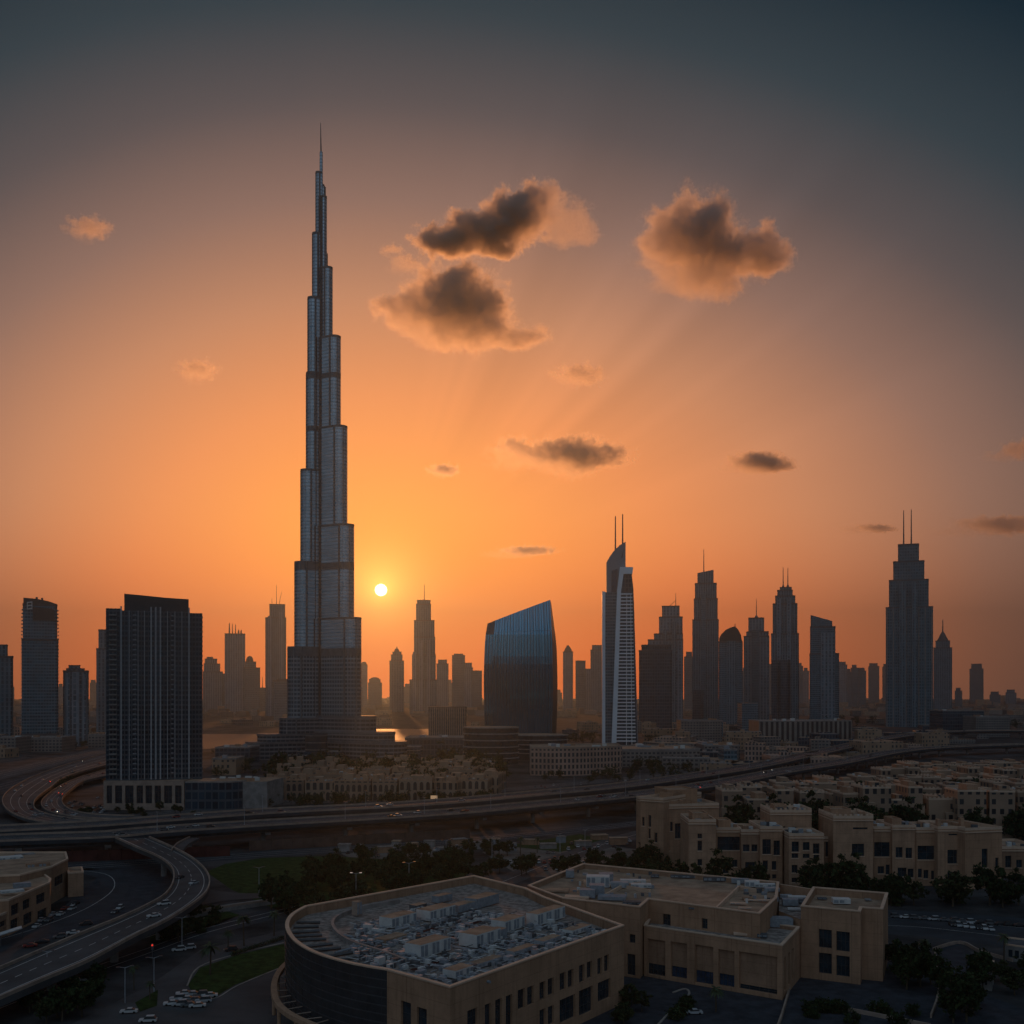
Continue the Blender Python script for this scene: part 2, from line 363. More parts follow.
TW['stone'] = facade('stone_ribs', (.175, .240, .285), (.065, .118, .148), 9., 9., .45, .8, .7, .2)
TW['dark'] = facade('dark_curtain_wall', (.045, .08, .105), (.02, .046, .068), 5., 7., .8, .75, .5, .1)
TW['blue'] = facade('blue_mirror_glass', (.02, .06, .09), (.06, .40, .57), 3.0, 60., .86, .99, .35, .10, .78, .2, var=.15)
TW['arcade'] = facade('arcaded_sand_wall', (.36, .24, .165), (.018, .02, .022), 5.2, 8.4, .56, .74, .9, .6, arch=True)
TW['sandwin2'] = facade('tan_wall_windows', (.33, .215, .145), (.02, .022, .025), 4.6, 5.6, .5, .55, .9, .3, omit=.2)
TW['arcade2'] = facade('tan_arcaded_wall', (.32, .21, .145), (.016, .018, .02), 4.6, 7.2, .6, .72, .9, .6, arch=True)
M['whiteclad'] = mat('white_cladding', (.84, .89, .93), .45, noise_amt=.06, scale=.05)
TW['sandwin'] = facade('sand_wall_windows', (.36, .235, .155), (.022, .024, .027), 5.6, 6.2, .42, .52, .9, .3, omit=.28)
TW['hotelgrid'] = facade('pink_grid_wall', (.42, .28, .22), (.025, .025, .03), 4.4, 6.2, .52, .64, .9, .3)
TW['lowgrey'] = facade('grey_low_wall', (.22, .20, .185), (.03, .033, .037), 5., 4.5, .6, .5, .9, .3)
TW['colonnade'] = facade('pale_colonnade', (.25, .225, .20), (.02, .022, .025), 9., 40., .5, .86, .9, .3)

# ================================================================ ground, water, roads
def sheet(name, px, z, m, zz=0.):
    mb = MB(); P = [gp(x, y, zz) for x, y in px]
    ar = sum(P[i][0] * P[(i + 1) % len(P)][1] - P[(i + 1) % len(P)][0] * P[i][1] for i in range(len(P)))
    if ar < 0: P.reverse()
    mb.face([(x, y, z) for x, y in P], 0)
    return tag(mb.build(name, m), kind='structure')
mb = MB()
for i in range(-3, 3):
    for j in range(-5, 7): mb.face([(i * 3000, j * 1500, 0), (i * 3000 + 3000, j * 1500, 0), (i * 3000 + 3000, j * 1500 + 1500, 0), (i * 3000, j * 1500 + 1500, 0)])
tag(mb.build('ground', M['ground']), kind='structure')
# haze: one closed box of even air
hm = bpy.data.materials.new('haze_air'); hm.use_nodes = True; hm.node_tree.nodes.clear(); q = G(hm.node_tree)
pv = q.n('ShaderNodeVolumePrincipled'); pv.inputs['Color'].default_value = (*HAZE['color'], 1); pv.inputs['Density'].default_value = HAZE['density']; pv.inputs['Anisotropy'].default_value = HAZE['aniso']
q.put(q.n('ShaderNodeOutputMaterial').inputs['Volume'], pv.outputs[0])
mb = MB(); mb.box(-9300, -7800, -1, 9300, 10800, 866, bottom=True)
tag(mb.build('haze', hm), kind='stuff')
# lagoon behind the tall tower, seen left and right of it
sheet('water', [(140, 734), (300, 734), (300, 746), (262, 745), (203, 749), (150, 752)], .05, M['water'])
sheet('water', [(355, 729), (455, 729), (470, 734), (455, 742), (395, 741), (355, 742)], .05, M['water'])
sheet('water', [(-15, 757), (18, 755.5), (31, 757.5), (12, 761), (-15, 762)], .05, M['water'])
sheet('lawn', [(206, 872), (225, 864), (262, 858), (330, 856), (430, 862), (482, 868), (455, 880), (330, 900), (290, 916), (232, 890)], .05, M['lawn'])
sheet('lawn', [(188, 985), (200, 968), (238, 955), (284, 944), (288, 964), (262, 976), (235, 985), (214, 998), (196, 1000)], .12, M['lawn'])
sheet('lawn', [(150, 925), (205, 905), (240, 915), (200, 932), (150, 945)], .05, M['lawn'])
sheet('lawn', [(505, 846), (580, 834), (612, 842), (560, 852)], .05, M['lawn'])
sheet('lawn', [(135, 1003), (158, 990), (157, 1006), (140, 1012)], .12, M['lawn'])
sheet('pavement', [(560, 1010), (650, 960), (900, 960), (1100, 1040), (1000, 1100), (560, 1100)], .04, M['bluepave'])
sheet('pavement', [(482, 852), (560, 838), (640, 850), (600, 880), (520, 876)], .04, M['paving'])
sheet('pavement', [(330, 848), (420, 842), (470, 846), (440, 860), (350, 858)], .03, M['paving'])
sheet('pavement', [(934, 950), (958, 944), (978, 958), (974, 982), (942, 978)], .1, M['bluepave'])
sheet('pavement', [(104, 872), (160, 860), (172, 884), (150, 906), (70, 932), (20, 950), (60, 910)], .03, M['bluepave'])
sheet('parking_lot', [(60, 1030), (150, 985), (200, 950), (285, 930), (300, 1060), (60, 1060)], .03, M['asphalt2'])
def road(name, A, B, z, m, lines=2, n=6, zA=None):
    A3 = smooth([(*gp(x, y, z), z) for x, y in A], n); B3 = smooth([(*gp(x, y, z), z) for x, y in B], n)
    k = min(len(A3), len(B3)); A3, B3 = A3[:k], B3[:k]
    mb = MB(); ribbon(mb, A3, B3, 0)
    tag(mb.build(name, m), kind='structure')
    if lines:
        mb = MB()
        for j in range(1, lines + 1):
            t = j / (lines + 1); C_ = [a.lerp(b, t) for a, b in zip(A3, B3)]
            w = .16; D_ = offset(C_, w); E_ = offset(C_, -w)
            for i in range(0, len(C_) - 1):
                mb.face([(*E_[i][:2], z + .03), (*E_[i + 1][:2], z + .03), (*D_[i + 1][:2], z + .03), (*D_[i][:2], z + .03)])
        tag(mb.build('lane_marking', M['line']), kind='structure')
    return A3, B3
# street under the ramp, forecourt street on the right, and the arterial behind the viaducts
road('road', [(-40, 1034), (60, 992), (150, 958), (215, 935), (300, 912)], [(-40, 1006), (60, 972), (140, 946), (205, 924), (300, 902)], .05, M['asphalt'], 2)
road('road', [(-30, 962), (40, 938), (100, 912), (128, 890), (118, 872), (60, 866)], [(-30, 935), (30, 920), (75, 904), (100, 886), (92, 876), (60, 872)], .05, M['asphalt'], 1)
road('road', [(870, 934), (920, 936), (980, 944), (1060, 956)], [(870, 909), (920, 911), (980, 915), (1060, 921)], .06, M['asphalt'], 2)
road('road', [(120, 822), (270, 806), (390, 800), (560, 787), (680, 774), (780, 758), (850, 745)], [(120, 815), (270, 800), (390, 795), (560, 783), (680, 770), (780, 755), (850, 742.5)], .05, M['asphalt2'], 3)
road('road', [(60, 872), (260, 858), (440, 846), (640, 826), (760, 806), (1060, 770)], [(60, 864), (260, 851), (440, 839), (640, 820), (760, 801), (1060, 768)], .05, M['asphalt'], 3)
road('road', [(-30, 787), (40, 770), (112, 752), (200, 737)], [(-30, 777), (40, 761), (112, 745), (200, 732)], .05, M['asphalt2'], 4)
road('road', [(-30, 800), (30, 784), (112, 764), (150, 758)], [(-30, 791), (30, 775), (112, 757), (150, 752)], .05, M['asphalt'], 3)
road('road', [(200, 905), (232, 900), (280, 897)], [(205, 889), (240, 893), (280, 893)], .2, M['asphalt2'], 0)
road('road', [(500, 890), (570, 862), (640, 838), (700, 825)], [(490, 880), (556, 855), (630, 832), (700, 820)], .06, M['asphalt2'], 1)
for A, B in (([(0, 985), (60, 966), (140, 940), (205, 918)], 0), ([(188, 986), (200, 967), (238, 954), (284, 943)], 0), ([(190, 992), (214, 999), (240, 985), (286, 966)], 0)):
    mb = MB(); P = smooth([(*gp(x, y), 0) for x, y in A], 5); strip(mb, P, offset(P, .5), 0, .16); tag(mb.build('kerb', M['kerb']), kind='structure')
# curved kerb of the planting bed in the court
mb = MB(); P = smooth([(*gp(x, y), 0) for x, y in [(655, 1030), (672, 1012), (688, 998), (690, 992), (684, 989), (672, 993)]], 5); strip(mb, P, offset(P, .6), 0, .3); tag(mb.build('kerb', M['kerb']), kind='structure')

# ================================================================ viaducts
PATH = {}
def viaduct(label, px, z, w, pillar_step, pillar_from, nlines, zend=None):
    P = smooth([(*gp(x, y, z), z) for x, y in px], 6)
    L = offset(P, w); PATH[label] = (P, L)
    t = thing('viaduct', (P[10].x, P[10].y, 0), label, 'viaduct', None)
    mb = MB(); strip(mb, P, L, -2.0, 0); mb.build('deck', [M['asphalt']], t)
    mb = MB(); A, B = offset(P, w * .22), offset(P, w * .78); strip(mb, A, B, -4.2, -2.0); mb.build('girder', [M['concrete_dark']], t)
    for a, b in ((0., .4), (w - .4, w)):
        mb = MB(); strip(mb, offset(P, a), offset(P, b), 0, 1.1); mb.build('barrier', [M['concrete_warm']], t)
    mb = MB()
    for j in range(1, nlines + 1):
        o = w * j / (nlines + 1); wd = .3 if j == (nlines + 1) // 2 else .14
        ribbon(mb, offset(P, o - wd), offset(P, o + wd), 0, .03)
    mb.build('lane_marking', [M['line']], t)
    # wide shoulder strips read paler than the lanes
    mb = MB(); ribbon(mb, offset(P, .4), offset(P, 4.2), 0, .02); mb.build('shoulder', [M['concrete']], t)
    C_ = offset(P, w / 2); acc = 0.; np_ = 0
    for i in range(1, len(C_)):
        acc += (C_[i] - C_[i - 1]).length
        x_ = CX + C_[i].x / C_[i].y * F
        if acc > pillar_step and -30 < x_ < 1060 and pillar_from(x_):
            acc = 0; mb = MB(); c = C_[i]; tx = (C_[i] - C_[i - 1]).normalized()
            ang_ = math.atan2(tx.y, tx.x)
            mb.tube((c.x, c.y, 0), (c.x, c.y, c.z - 5.6), 1.5, n=12)
            mb.box(c.x - 1.6, c.y - w * .34, c.z - 5.6, c.x + 1.6, c.y + w * .34, c.z - 4.2, rot=ang_, bottom=True)
            mb.build('pillar', [M['concrete']], t); np_ += 1
    return t
VA = 'long curving concrete viaduct in front, nearest the camera, crossing the whole view'
VB = 'upper viaduct behind the front one, climbing on tall pillars toward the twin-mast tower'
viaduct(VA, [(-70, 847), (0, 842), (110, 838), (165, 833), (270, 826), (390, 819), (475, 813), (560, 805), (640, 797), (700, 789), (750, 781), (800, 771), (850, 763), (905, 752), (960, 747), (1060, 744)], 12, 26, 42, lambda x: True, 5)
viaduct(VB, [(-70, 836), (0, 832), (110, 826), (270, 814), (390, 808), (475, 802), (560, 794), (640, 786), (720, 774.5), (770, 766), (810, 757), (850, 748), (885, 740), (930, 733.5), (980, 731), (1060, 731)], 14, 26, 48, lambda x: x > 600, 5)
# slip ramp that curls down to the lower left
inn = [(114, 838), (136, 848), (157, 857), (171, 868), (173, 881), (165, 895), (145, 907), (119, 919), (89, 931), (44, 950), (0, 969), (-50, 990)]
out = [(150, 838), (177, 850), (197, 862), (209, 876), (208, 891), (193, 905), (166, 922), (133, 938), (89, 962), (44, 981), (0, 1000), (-50, 1024)]
zs = [11.6, 11.4, 11.2, 11, 10.6, 10.2, 9.8, 9.4, 9, 8.4, 7.8, 7.2]
RI = smooth([(*gp(*p, z), z) for p, z in zip(inn, zs)], 6); RO = smooth([(*gp(*p, z), z) for p, z in zip(out, zs)], 6)
t = thing('slip_ramp', (-150, 430, 0), 'single slip ramp curling off the front viaduct down to the lower left corner', 'ramp')
mb = MB(); strip(mb, RI, RO, -1.9, 0); mb.build('deck', [M['asphalt2']], t)
IN1 = [a.lerp(b, .035) for a, b in zip(RI, RO)]; OU1 = [a.lerp(b, .965) for a, b in zip(RI, RO)]
mb = MB(); strip(mb, RI, IN1, 0.02, 1.0); mb.build('barrier', [M['concrete_warm']], t)
mb = MB(); strip(mb, OU1, RO, 0.02, 1.0); mb.build('barrier', [M['concrete_warm']], t)
mb = MB()
for f_ in (.16, .5, .84):
    A = [a.lerp(b, f_ - .008) for a, b in zip(RI, RO)]; B = [a.lerp(b, f_ + .008) for a, b in zip(RI, RO)]
    for i in range(len(A) - 1):
        if f_ != .5 or i % 2: ribbon(mb, A[i:i + 2], B[i:i + 2], 0, .03)
mb.build('lane_marking', [M['line']], t)
for i in range(8, len(RI) - 4, 9):
    c = RI[i].lerp(RO[i], .5); mb = MB(); mb.tube((c.x, c.y, 0), (c.x, c.y, c.z - 1.95), 1.3, n=12); mb.build('pillar', [M['concrete']], t)
PATH['ramp'] = (RO, RI)
mb = MB(); A = smooth([(*gp(x, y, 11.5), 11.5) for x, y in [(172, 851), (178, 844), (190, 838)]], 5); strip(mb, A, offset(A, -5), -1.5, -.05); mb.build('merge_lane', [M['asphalt2']], t)
mb = MB(); strip(mb, A, offset(A, .4), 0, .9); mb.build('barrier', [M['concrete_warm']], t)
# branch that leaves the ramp toward the lawn
mb = MB(); A = smooth([(*gp(x, y, 1.5), 1.5) for x, y in [(196, 914), (225, 908), (258, 903), (286, 899)]], 5); strip(mb, A, offset(A, 6), -1.5, 0)
t = thing('footbridge', (A[0].x, A[0].y, 0), 'low pale slip road bridge beside the lawn, below the ramp bend', 'bridge'); mb.build('deck', [M['concrete']], t)
mb = MB(); strip(mb, A, offset(A, .3), .02, .9); mb.build('barrier', [M['concrete_warm']], t)
# interchange loops on the left
for nm, o_, i_ in (('wide outer loop road sweeping round to the left of the dark tower', [(118, 750), (75, 762), (40, 774), (15, 786), (3, 797), (5, 808), (20, 817), (48, 823), (90, 826), (135, 826)], [(118, 762), (80, 772), (62, 779), (50, 788), (38, 797), (34, 804), (38, 811), (60, 817), (90, 820), (135, 821)]),
                   ('narrow inner loop road between the outer loop and the dark tower podium', [(112, 768), (84, 776), (66, 783), (54, 790), (44, 798), (41, 804), (46, 810), (62, 815), (90, 818.5), (135, 819.5)], [(116, 774), (92, 779), (80, 783), (72, 789), (65, 795), (62, 801), (66, 807), (78, 812), (100, 815), (135, 816)])):
    A = smooth([(*gp(*p, 6), 6) for p in o_], 6); B = smooth([(*gp(*p, 6), 6) for p in i_], 6)
    t = thing('loop_road', (A[20].x, A[20].y, 0), nm, 'loop road'); PATH[nm] = (A, B)
    mb = MB(); strip(mb, A, B, -1.6, 0); mb.build('deck', [M['asphalt2']], t)
    for f0, f1 in ((0, .02), (.98, 1)):
        mb = MB(); strip(mb, [a.lerp(b, f0) for a, b in zip(A, B)], [a.lerp(b, f1) for a, b in zip(A, B)], .02, .9); mb.build('barrier', [M['concrete_warm']], t)
    mb = MB()
    for f_ in (.25, .5, .75): ribbon(mb, [a.lerp(b, f_ - .006) for a, b in zip(A, B)], [a.lerp(b, f_ + .006) for a, b in zip(A, B)], 0, .03)
    mb.build('lane_marking', [M['line']], t)
    for i in range(3, len(A) - 3, 5):
        c = A[i].lerp(B[i], .5); mb = MB(); mb.tube((c.x, c.y, 0), (c.x, c.y, 4.4), 1.2, n=8); mb.build('pillar', [M['concrete']], t)
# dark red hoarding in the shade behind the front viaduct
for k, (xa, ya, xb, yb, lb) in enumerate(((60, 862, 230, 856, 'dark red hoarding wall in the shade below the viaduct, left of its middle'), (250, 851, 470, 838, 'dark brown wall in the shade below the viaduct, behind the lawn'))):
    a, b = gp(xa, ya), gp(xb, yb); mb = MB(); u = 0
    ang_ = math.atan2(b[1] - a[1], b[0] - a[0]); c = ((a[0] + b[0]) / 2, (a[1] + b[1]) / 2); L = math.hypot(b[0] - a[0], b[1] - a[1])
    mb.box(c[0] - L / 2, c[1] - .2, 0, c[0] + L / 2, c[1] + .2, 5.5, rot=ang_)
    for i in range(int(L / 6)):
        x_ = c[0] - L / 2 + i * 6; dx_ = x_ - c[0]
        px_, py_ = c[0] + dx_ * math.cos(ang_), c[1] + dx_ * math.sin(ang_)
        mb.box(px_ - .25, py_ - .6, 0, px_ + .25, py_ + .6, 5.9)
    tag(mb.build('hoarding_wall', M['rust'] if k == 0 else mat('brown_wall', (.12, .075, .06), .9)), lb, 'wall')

# ================================================================ the tall stepped tower
D = dbase(757); bx0 = wx(321, D)
t = thing('skyscraper', (bx0, D, 0), 'tallest silver skyscraper with stepped setbacks and a needle spire', 'skyscraper')
def capsule(c, th, r, Rr, n=14):
    e = (math.cos(th), math.sin(th)); nn = (-e[1], e[0]); P = [(c[0] - nn[0] * Rr, c[1] - nn[1] * Rr)]
    for i in range(n + 1):
        a = th - math.pi / 2 + math.pi * i / n
        P.append((c[0] + e[0] * r + math.cos(a) * Rr, c[1] + e[1] * r + math.sin(a) * Rr))
    P.append((c[0] + nn[0] * Rr, c[1] + nn[1] * Rr)); return P
LW = [(246, 741, 23), (257.6, 733.6, 20), (280, 718, 16), (288, 648, 13), (295, 563.7, 11.5), (301, 472, 10), (306.5, 375, 8.3), (308, 300, 7.3), (312.6, 235, 5.2), (316, 173.5, 3.4)]
RW = [(407, 740, 23.3), (395, 731, 20.3), (376, 716, 16.3), (361, 619.6, 13.3), (353.8, 527.7, 11.8), (347, 430, 10.2), (340.4, 340, 8.5), (332.3, 270, 6.2), (326.5, 198, 4.2)]
BWg = [(60, 741, 21), (52, 690, 15), (44, 590, 12.5), (36, 500, 10.8), (28, 400, 9), (20, 320, 7.5), (12, 250, 5.5), (6, 185, 3.8)]
MECH = [(571.5, 564.6), (656.5, 649), (381, 376), (433, 428)]
for nm, wing, th in (('left_wing', LW, R(210)), ('right_wing', RW, R(330)), ('rear_wing', BWg, R(90))):
    mb = MB(); zlow = 0.; bb = MB(); fm = MB()
    for k, (xe, y, Rr) in enumerate(wing):
        r = xe
        if nm != 'rear_wing':
            r = 20.
            for _ in range(5): r = max(.5, (abs(wx(xe, D - r * .5) - bx0) - Rr) / .866)
        zt = wz(y, D); P = capsule((bx0, D), th, r, Rr)
        zs_ = wz(652, D)
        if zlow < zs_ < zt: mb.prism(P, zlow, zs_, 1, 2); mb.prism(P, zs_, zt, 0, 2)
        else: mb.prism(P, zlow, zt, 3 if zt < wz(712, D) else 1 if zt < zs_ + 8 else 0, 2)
        Q = capsule((bx0, D), th, r + .3, Rr + .35)
        bb.prism(Q, zt - 1.6, zt + 1.2, 0, 0, True)
        for ya, yb in MECH:
            za, zb = wz(ya, D), wz(yb, D)
            if zlow <= za and zb < zt: bb.prism(capsule((bx0, D), th, r + .25, Rr + .25), za, zb, 0, 0, True)
        # bright vertical fin pipes down both flanks and across the rounded end
        if k >= 2:
            cx_, cy_ = bx0 + math.cos(th) * r, D + math.sin(th) * r
            for j in range(0, 9):
                a = th - math.pi / 2 + math.pi * j / 8
                p = (cx_ + math.cos(a) * (Rr + .3), cy_ + math.sin(a) * (Rr + .3))
                if j not in (0, 1, 3, 6, 8): continue
                (bb if j in (0, 8, 3) else fm).tube((*p, zlow), (*p, zt), 1.3 if j in (0, 8) else .6 if j == 3 else .22, n=5, cap=False)
        zlow = zt
    w = mb.build(nm, [TW['burj'], TW['burj_low'], M['roof_grey'], TW['burj_base']], t)
    bb.build('mechanical_band', [M['band']], w, org=t.location); fm.build('fin', [M['steel']], w, org=t.location)
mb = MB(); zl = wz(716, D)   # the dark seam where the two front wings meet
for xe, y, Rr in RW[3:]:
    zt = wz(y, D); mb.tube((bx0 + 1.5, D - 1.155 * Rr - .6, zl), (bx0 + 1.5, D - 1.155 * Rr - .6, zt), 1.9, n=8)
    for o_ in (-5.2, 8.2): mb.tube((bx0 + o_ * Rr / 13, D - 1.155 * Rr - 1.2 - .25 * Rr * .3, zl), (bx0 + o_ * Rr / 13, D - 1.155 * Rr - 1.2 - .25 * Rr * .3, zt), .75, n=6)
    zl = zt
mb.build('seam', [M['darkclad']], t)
mb = MB(); mb.tube((bx0, D - 1, 0), (bx0, D - 1, wz(235, D)), 6.0, 4.5, 16); mb.tube((bx0 + .2, D, wz(235, D)), (bx0 + .2, D, wz(152, D)), 2.6, 2.0, 12); mb.build('core', [TW['burj']], t)
mb = MB(); mb.tube((bx0, D, wz(152, D)), (bx0 - .6, D, wz(123, D)), 1.0, .35, 8); mb.build('spire', [M['mast']], t)
mb = MB(); mb.tube((bx0 + 5, D - 62, 0), (bx0 + 5, D - 62, wz(734, D - 62)), 14, 14, 24); mb.build('entrance_drum', [M['darkclad']], t)
mb = MB()
for y_ in (735, 742, 749): mb.tube((bx0 + 5, D - 62, wz(y_, D - 62) - 1), (bx0 + 5, D - 62, wz(y_, D - 62)), 14.6, 14.6, 24)
mb.build('drum_band', [M['concrete']], t)
mb = MB()
for xa, xb, ya, dd in ((232, 300, 748, 40), (340, 420, 747, 40), (300, 340, 752, 75)):
    d_ = D - dd; mb.box(wx(xa, d_), d_, 0, wx(xb, d_), d_ + 38, wz(ya, d_), 0, 1)
    mb.box(wx(xa, d_) - .8, d_ - .8, wz(ya, d_) - 5, wx(xb, d_) + .8, d_ + 30, wz(ya, d_) - 3.8, 2, 2)
mb.build('podium', [TW['dark'], M['roof_grey'], M['concrete']], t)

# ================================================================ big dark slab tower on the left
Dm = dbase(808) - 4
t = thing('apartment_tower', (wx(154, Dm), Dm, 0), 'broad dark slab tower with pale vertical ribs and a tall blank roof wall', 'tower')
m0 = MB()
cols = [(106.5, 121.5, 609, 3.0), (121.5, 138, 611, 0.6), (138, 151, 611, 1.6), (151, 160.5, 608, .2), (160.5, 175, 611, 1.6), (175, 189, 611, .6), (189, 203, 612, 3.0)]
for i, (a, b, y, off) in enumerate(cols):
    m0.box(wx(a, Dm), Dm + off, 0, wx(b, Dm), Dm + 34, wz(y, Dm), 0, 1)
m0.build('body', [TW['main'], M['roof_grey']], t)
m1 = MB(); m1.ext([(124.5, 612), (124.5, 594), (140, 595), (165, 597), (189, 598), (189, 612)], Dm, Dm + 3.5, Dm + 30); m1.build('roof_wall', [M['darkclad']], t)
m1 = MB()
for x_ in (121.6, 151.2, 155.8, 160.4, 189.2):
    m1.box(wx(x_, Dm) - .55, Dm - 1.2, 22, wx(x_, Dm) + .55, Dm + .6, wz(607, Dm), 0)
for x_ in (129.5, 138.2, 144.5, 167.5, 175, 182): m1.box(wx(x_, Dm) - .26, Dm - .3, 22, wx(x_, Dm) + .26, Dm + 1.7, wz(611, Dm), 0)
m1.build('rib', [M['steel']], t)
m1 = MB(); m2 = MB(); m3 = MB(); m4 = MB()
for i in range(33):
    z = 26 + i * 3.7
    m1.box(wx(109.5, Dm), Dm + 1.2, z, wx(117, Dm), Dm + 3.02, z + .9, 0, bottom=True)
    m3.box(wx(202.6, Dm), Dm + 6, z, wx(203.9, Dm), Dm + 24, z + .8, 0, bottom=True)
    m2.box(wx(133, Dm), Dm - .5, z + .2, wx(136.5, Dm), Dm + .62, z + 1., 0, bottom=True); m4.box(wx(171, Dm), Dm - .3, z + .2, wx(173.6, Dm), Dm + 1.62, z + 1., 0, bottom=True)
m1.build('balcony_stack', [M['concrete']], t); m2.build('balcony_stack', [M['louvre']], t); m3.build('balcony_stack', [M['concrete']], t); m4.build('balcony_stack', [M['louvre']], t)
t.rotation_euler = (0, 0, math.atan2(-t.location.x, t.location.y)); t.scale = (.955, 1, 1)
# podium: sand frame with tall dark bays, dark rounded glass corner, plain grey block
Dp = dbase(808) - 14
t = thing('podium_building', (wx(150, Dp), Dp, 0), 'low sand-coloured podium with tall dark bays at the foot of the dark slab tower', 'podium')
a, b = (wx(103.5, Dp), Dp), (wx(184, Dp), Dp)
ops = [op_px(a, b, x, x + w_, 785.5, 803.5) for x, w_ in ((106.5, 5.5), (115, 7), (125, 8.5), (136.5, 6.5), (145.5, 6.5), (154.5, 6.5), (164, 8), (175, 6.5))]
mb = MB(); ops = wall(mb, a, b, 0, wz(780.5, Dp), ops, 0, 1.2)
zt = wz(780.5, Dp); mb.quadw(b, (b[0], b[1] + 22), 0, zt); mb.quadw((b[0], b[1] + 22), (a[0], a[1] + 22), 0, zt); mb.quadw((a[0], a[1] + 22), a, 0, zt)
mb.face([(a[0], a[1], zt - .6), (b[0], b[1], zt - .6), (b[0], b[1] + 22, zt - .6), (a[0], a[1] + 22, zt - .6)], 1); mb.build('wall', [M['concrete_warm'], M['roof_sand']], t)
for o in ops: mb = MB(); pane(mb, a, b, o, 1.2, 0, 1, 2, 3, .25); mb.build('window', [M['glass'], M['frame']], t)
t = thing('glass_pavilion', (wx(208, Dp), Dp, 0), 'dark glass corner block with a rounded end beside the sand podium', 'building')
mb = MB(); cx_, cy_ = wx(222, Dp), Dp + 16
P = [(wx(184.5, Dp), Dp + 1)] + [(cx_ + 14 * math.cos(R(x)), cy_ + 15 * math.sin(R(x))) for x in range(-90, 1, 12)] + [(cx_ + 14, cy_ + 16), (wx(184.5, Dp), cy_ + 16)]
mb.prism(P, 0, wz(783, Dp), 0, 1); mb.build('body', [TW['dark'], M['roof_grey']], t)
mb = MB(); mb.prism([(x * 1.0, y - .25) for x, y in P], wz(783, Dp), wz(783, Dp) + 1.1, 0, 1); mb.build('roof_edge', [M['concrete'], M['roof_sand']], t)
t = thing('retail_block', (wx(248, Dp), Dp + 8, 0), 'plain grey box with a pale sandy roof right of the glass corner', 'building')
d_ = Dp + 9; mb = MB(); mb.prism([(wx(232, d_), d_), (wx(266, d_), d_ + 4), (wx(266, d_) + 4, d_ + 44), (wx(205, d_), d_ + 40)], 0, wz(782, d_), 0, 1); mb.build('wall', [M['concrete'], M['roof_sand']], t)
mb = MB()
for i in range(8): x_ = wx(214 + i * 6, d_ + 20); y_ = d_ + 12 + (i * 7) % 24; mb.box(x_, y_, wz(782, d_), x_ + 3 + i % 3, y_ + 3, wz(782, d_) + 1.5 + i % 2)
mb.build('rooftop_unit', [M['white']], t)
mb = MB(); mb.box(wx(234, d_), d_ + 8, wz(782, d_), wx(252, d_), d_ + 9, wz(782, d_) + 2.4); mb.build('roof_wall', [M['beige2']], t)

# ================================================================ blue curved block
Db = dbase(748)
t = thing('office_block', (wx(520, Db), Db, 0), 'blue mirrored glass block with bulging sides and a sloped roofline', 'office building')
lv = [(750, 485.8, 551.5, 555.5), (735, 485.2, 551.8, 556.3), (705, 484.3, 552.6, 557.3), (680, 483.9, 552.6, 557.5), (650, 484.8, 552.2, 556.8), (635, 485.8, 551.8, 555.6)]
rows = []; L5 = smooth([(a, b, c) for a, b, c, d_ in lv], 4); L6 = smooth([(d_, 0, 0) for a, b, c, d_ in lv], 4); lv = [(*p, q_.x) for p, q_ in zip(L5, L6)]
BUL = [13 * math.sin(min(1, (751 - l_[0]) / 150.) * 2.3) for l_ in lv]
for k, (y, xl, xf, xb) in enumerate(lv):
    z = wz(y, Db) if k else 0.
    bg_ = BUL[k]
    rows.append([(wx(xl, Db), Db - bg_, z), (wx(xf, Db), Db + 5 - bg_, z), (wx(xb, Db + 60), Db + 60, z), (wx(xl, Db) + 12, Db + 64, z)])
rows.append([(wx(487.5, Db), Db, wz(623.5, Db)), (wx(550.3, Db), Db + 5, wz(599.5, Db)), (wx(551.2, Db + 60), Db + 60, wz(600, Db)), (wx(489, Db) + 10, Db + 64, wz(624, Db))])
mb = MB()
for i in range(len(rows) - 1):
    A, B = rows[i], rows[i + 1]
    for j in range(4):
        k = (j + 1) % 4; n = 8 if j == 0 else 1
        for s_ in range(n):      # the front is faceted so that its columns stay straight
            f0, f1 = s_ / n, (s_ + 1) / n; V3 = lambda P, f: tuple(P[j][c] + (P[k][c] - P[j][c]) * f for c in range(3))
            sag = lambda f: 7 * (1 - (2 * f - 1) ** 2) if j == 0 else 0
            q4 = [V3(A, f0), V3(A, f1), V3(B, f1), V3(B, f0)]; q4 = [(x, y - sag(f), z) for (x, y, z), f in zip(q4, (f0, f1, f1, f0))]
            mb.face(q4, 0 if j == 0 else 1, [(f0 * 99, A[j][2]), (f1 * 99, A[k][2]), (f1 * 99, B[k][2]), (f0 * 99, B[j][2])])
tp = rows[-1]
mb.face(tp[:1] + [(tp[0][0] + (tp[1][0] - tp[0][0]) * f, tp[0][1] + 5 * f - 7 * (1 - (2 * f - 1) ** 2), tp[0][2] + (tp[1][2] - tp[0][2]) * f) for f in (.125, .25, .375, .5, .625, .75, .875)] + tp[1:], 1)
mb.build('body', [TW['blue'], M['darkclad']], t)
mb = MB()
for i in range(23):
    f = (i + .5) / 23; sag = 7 * (1 - (2 * f - 1) ** 2)
    for r_ in range(len(rows) - 1):
        A, B = rows[r_], rows[r_ + 1]; p = [A[0][c] + (A[1][c] - A[0][c]) * f for c in range(3)]; q_ = [B[0][c] + (B[1][c] - B[0][c]) * f for c in range(3)]
        mb.tube((p[0], p[1] - sag - .3, p[2]), (q_[0], q_[1] - sag - .3, q_[2]), .35, n=4, cap=False)
mb.build('mullion', [M['darkclad']], t)
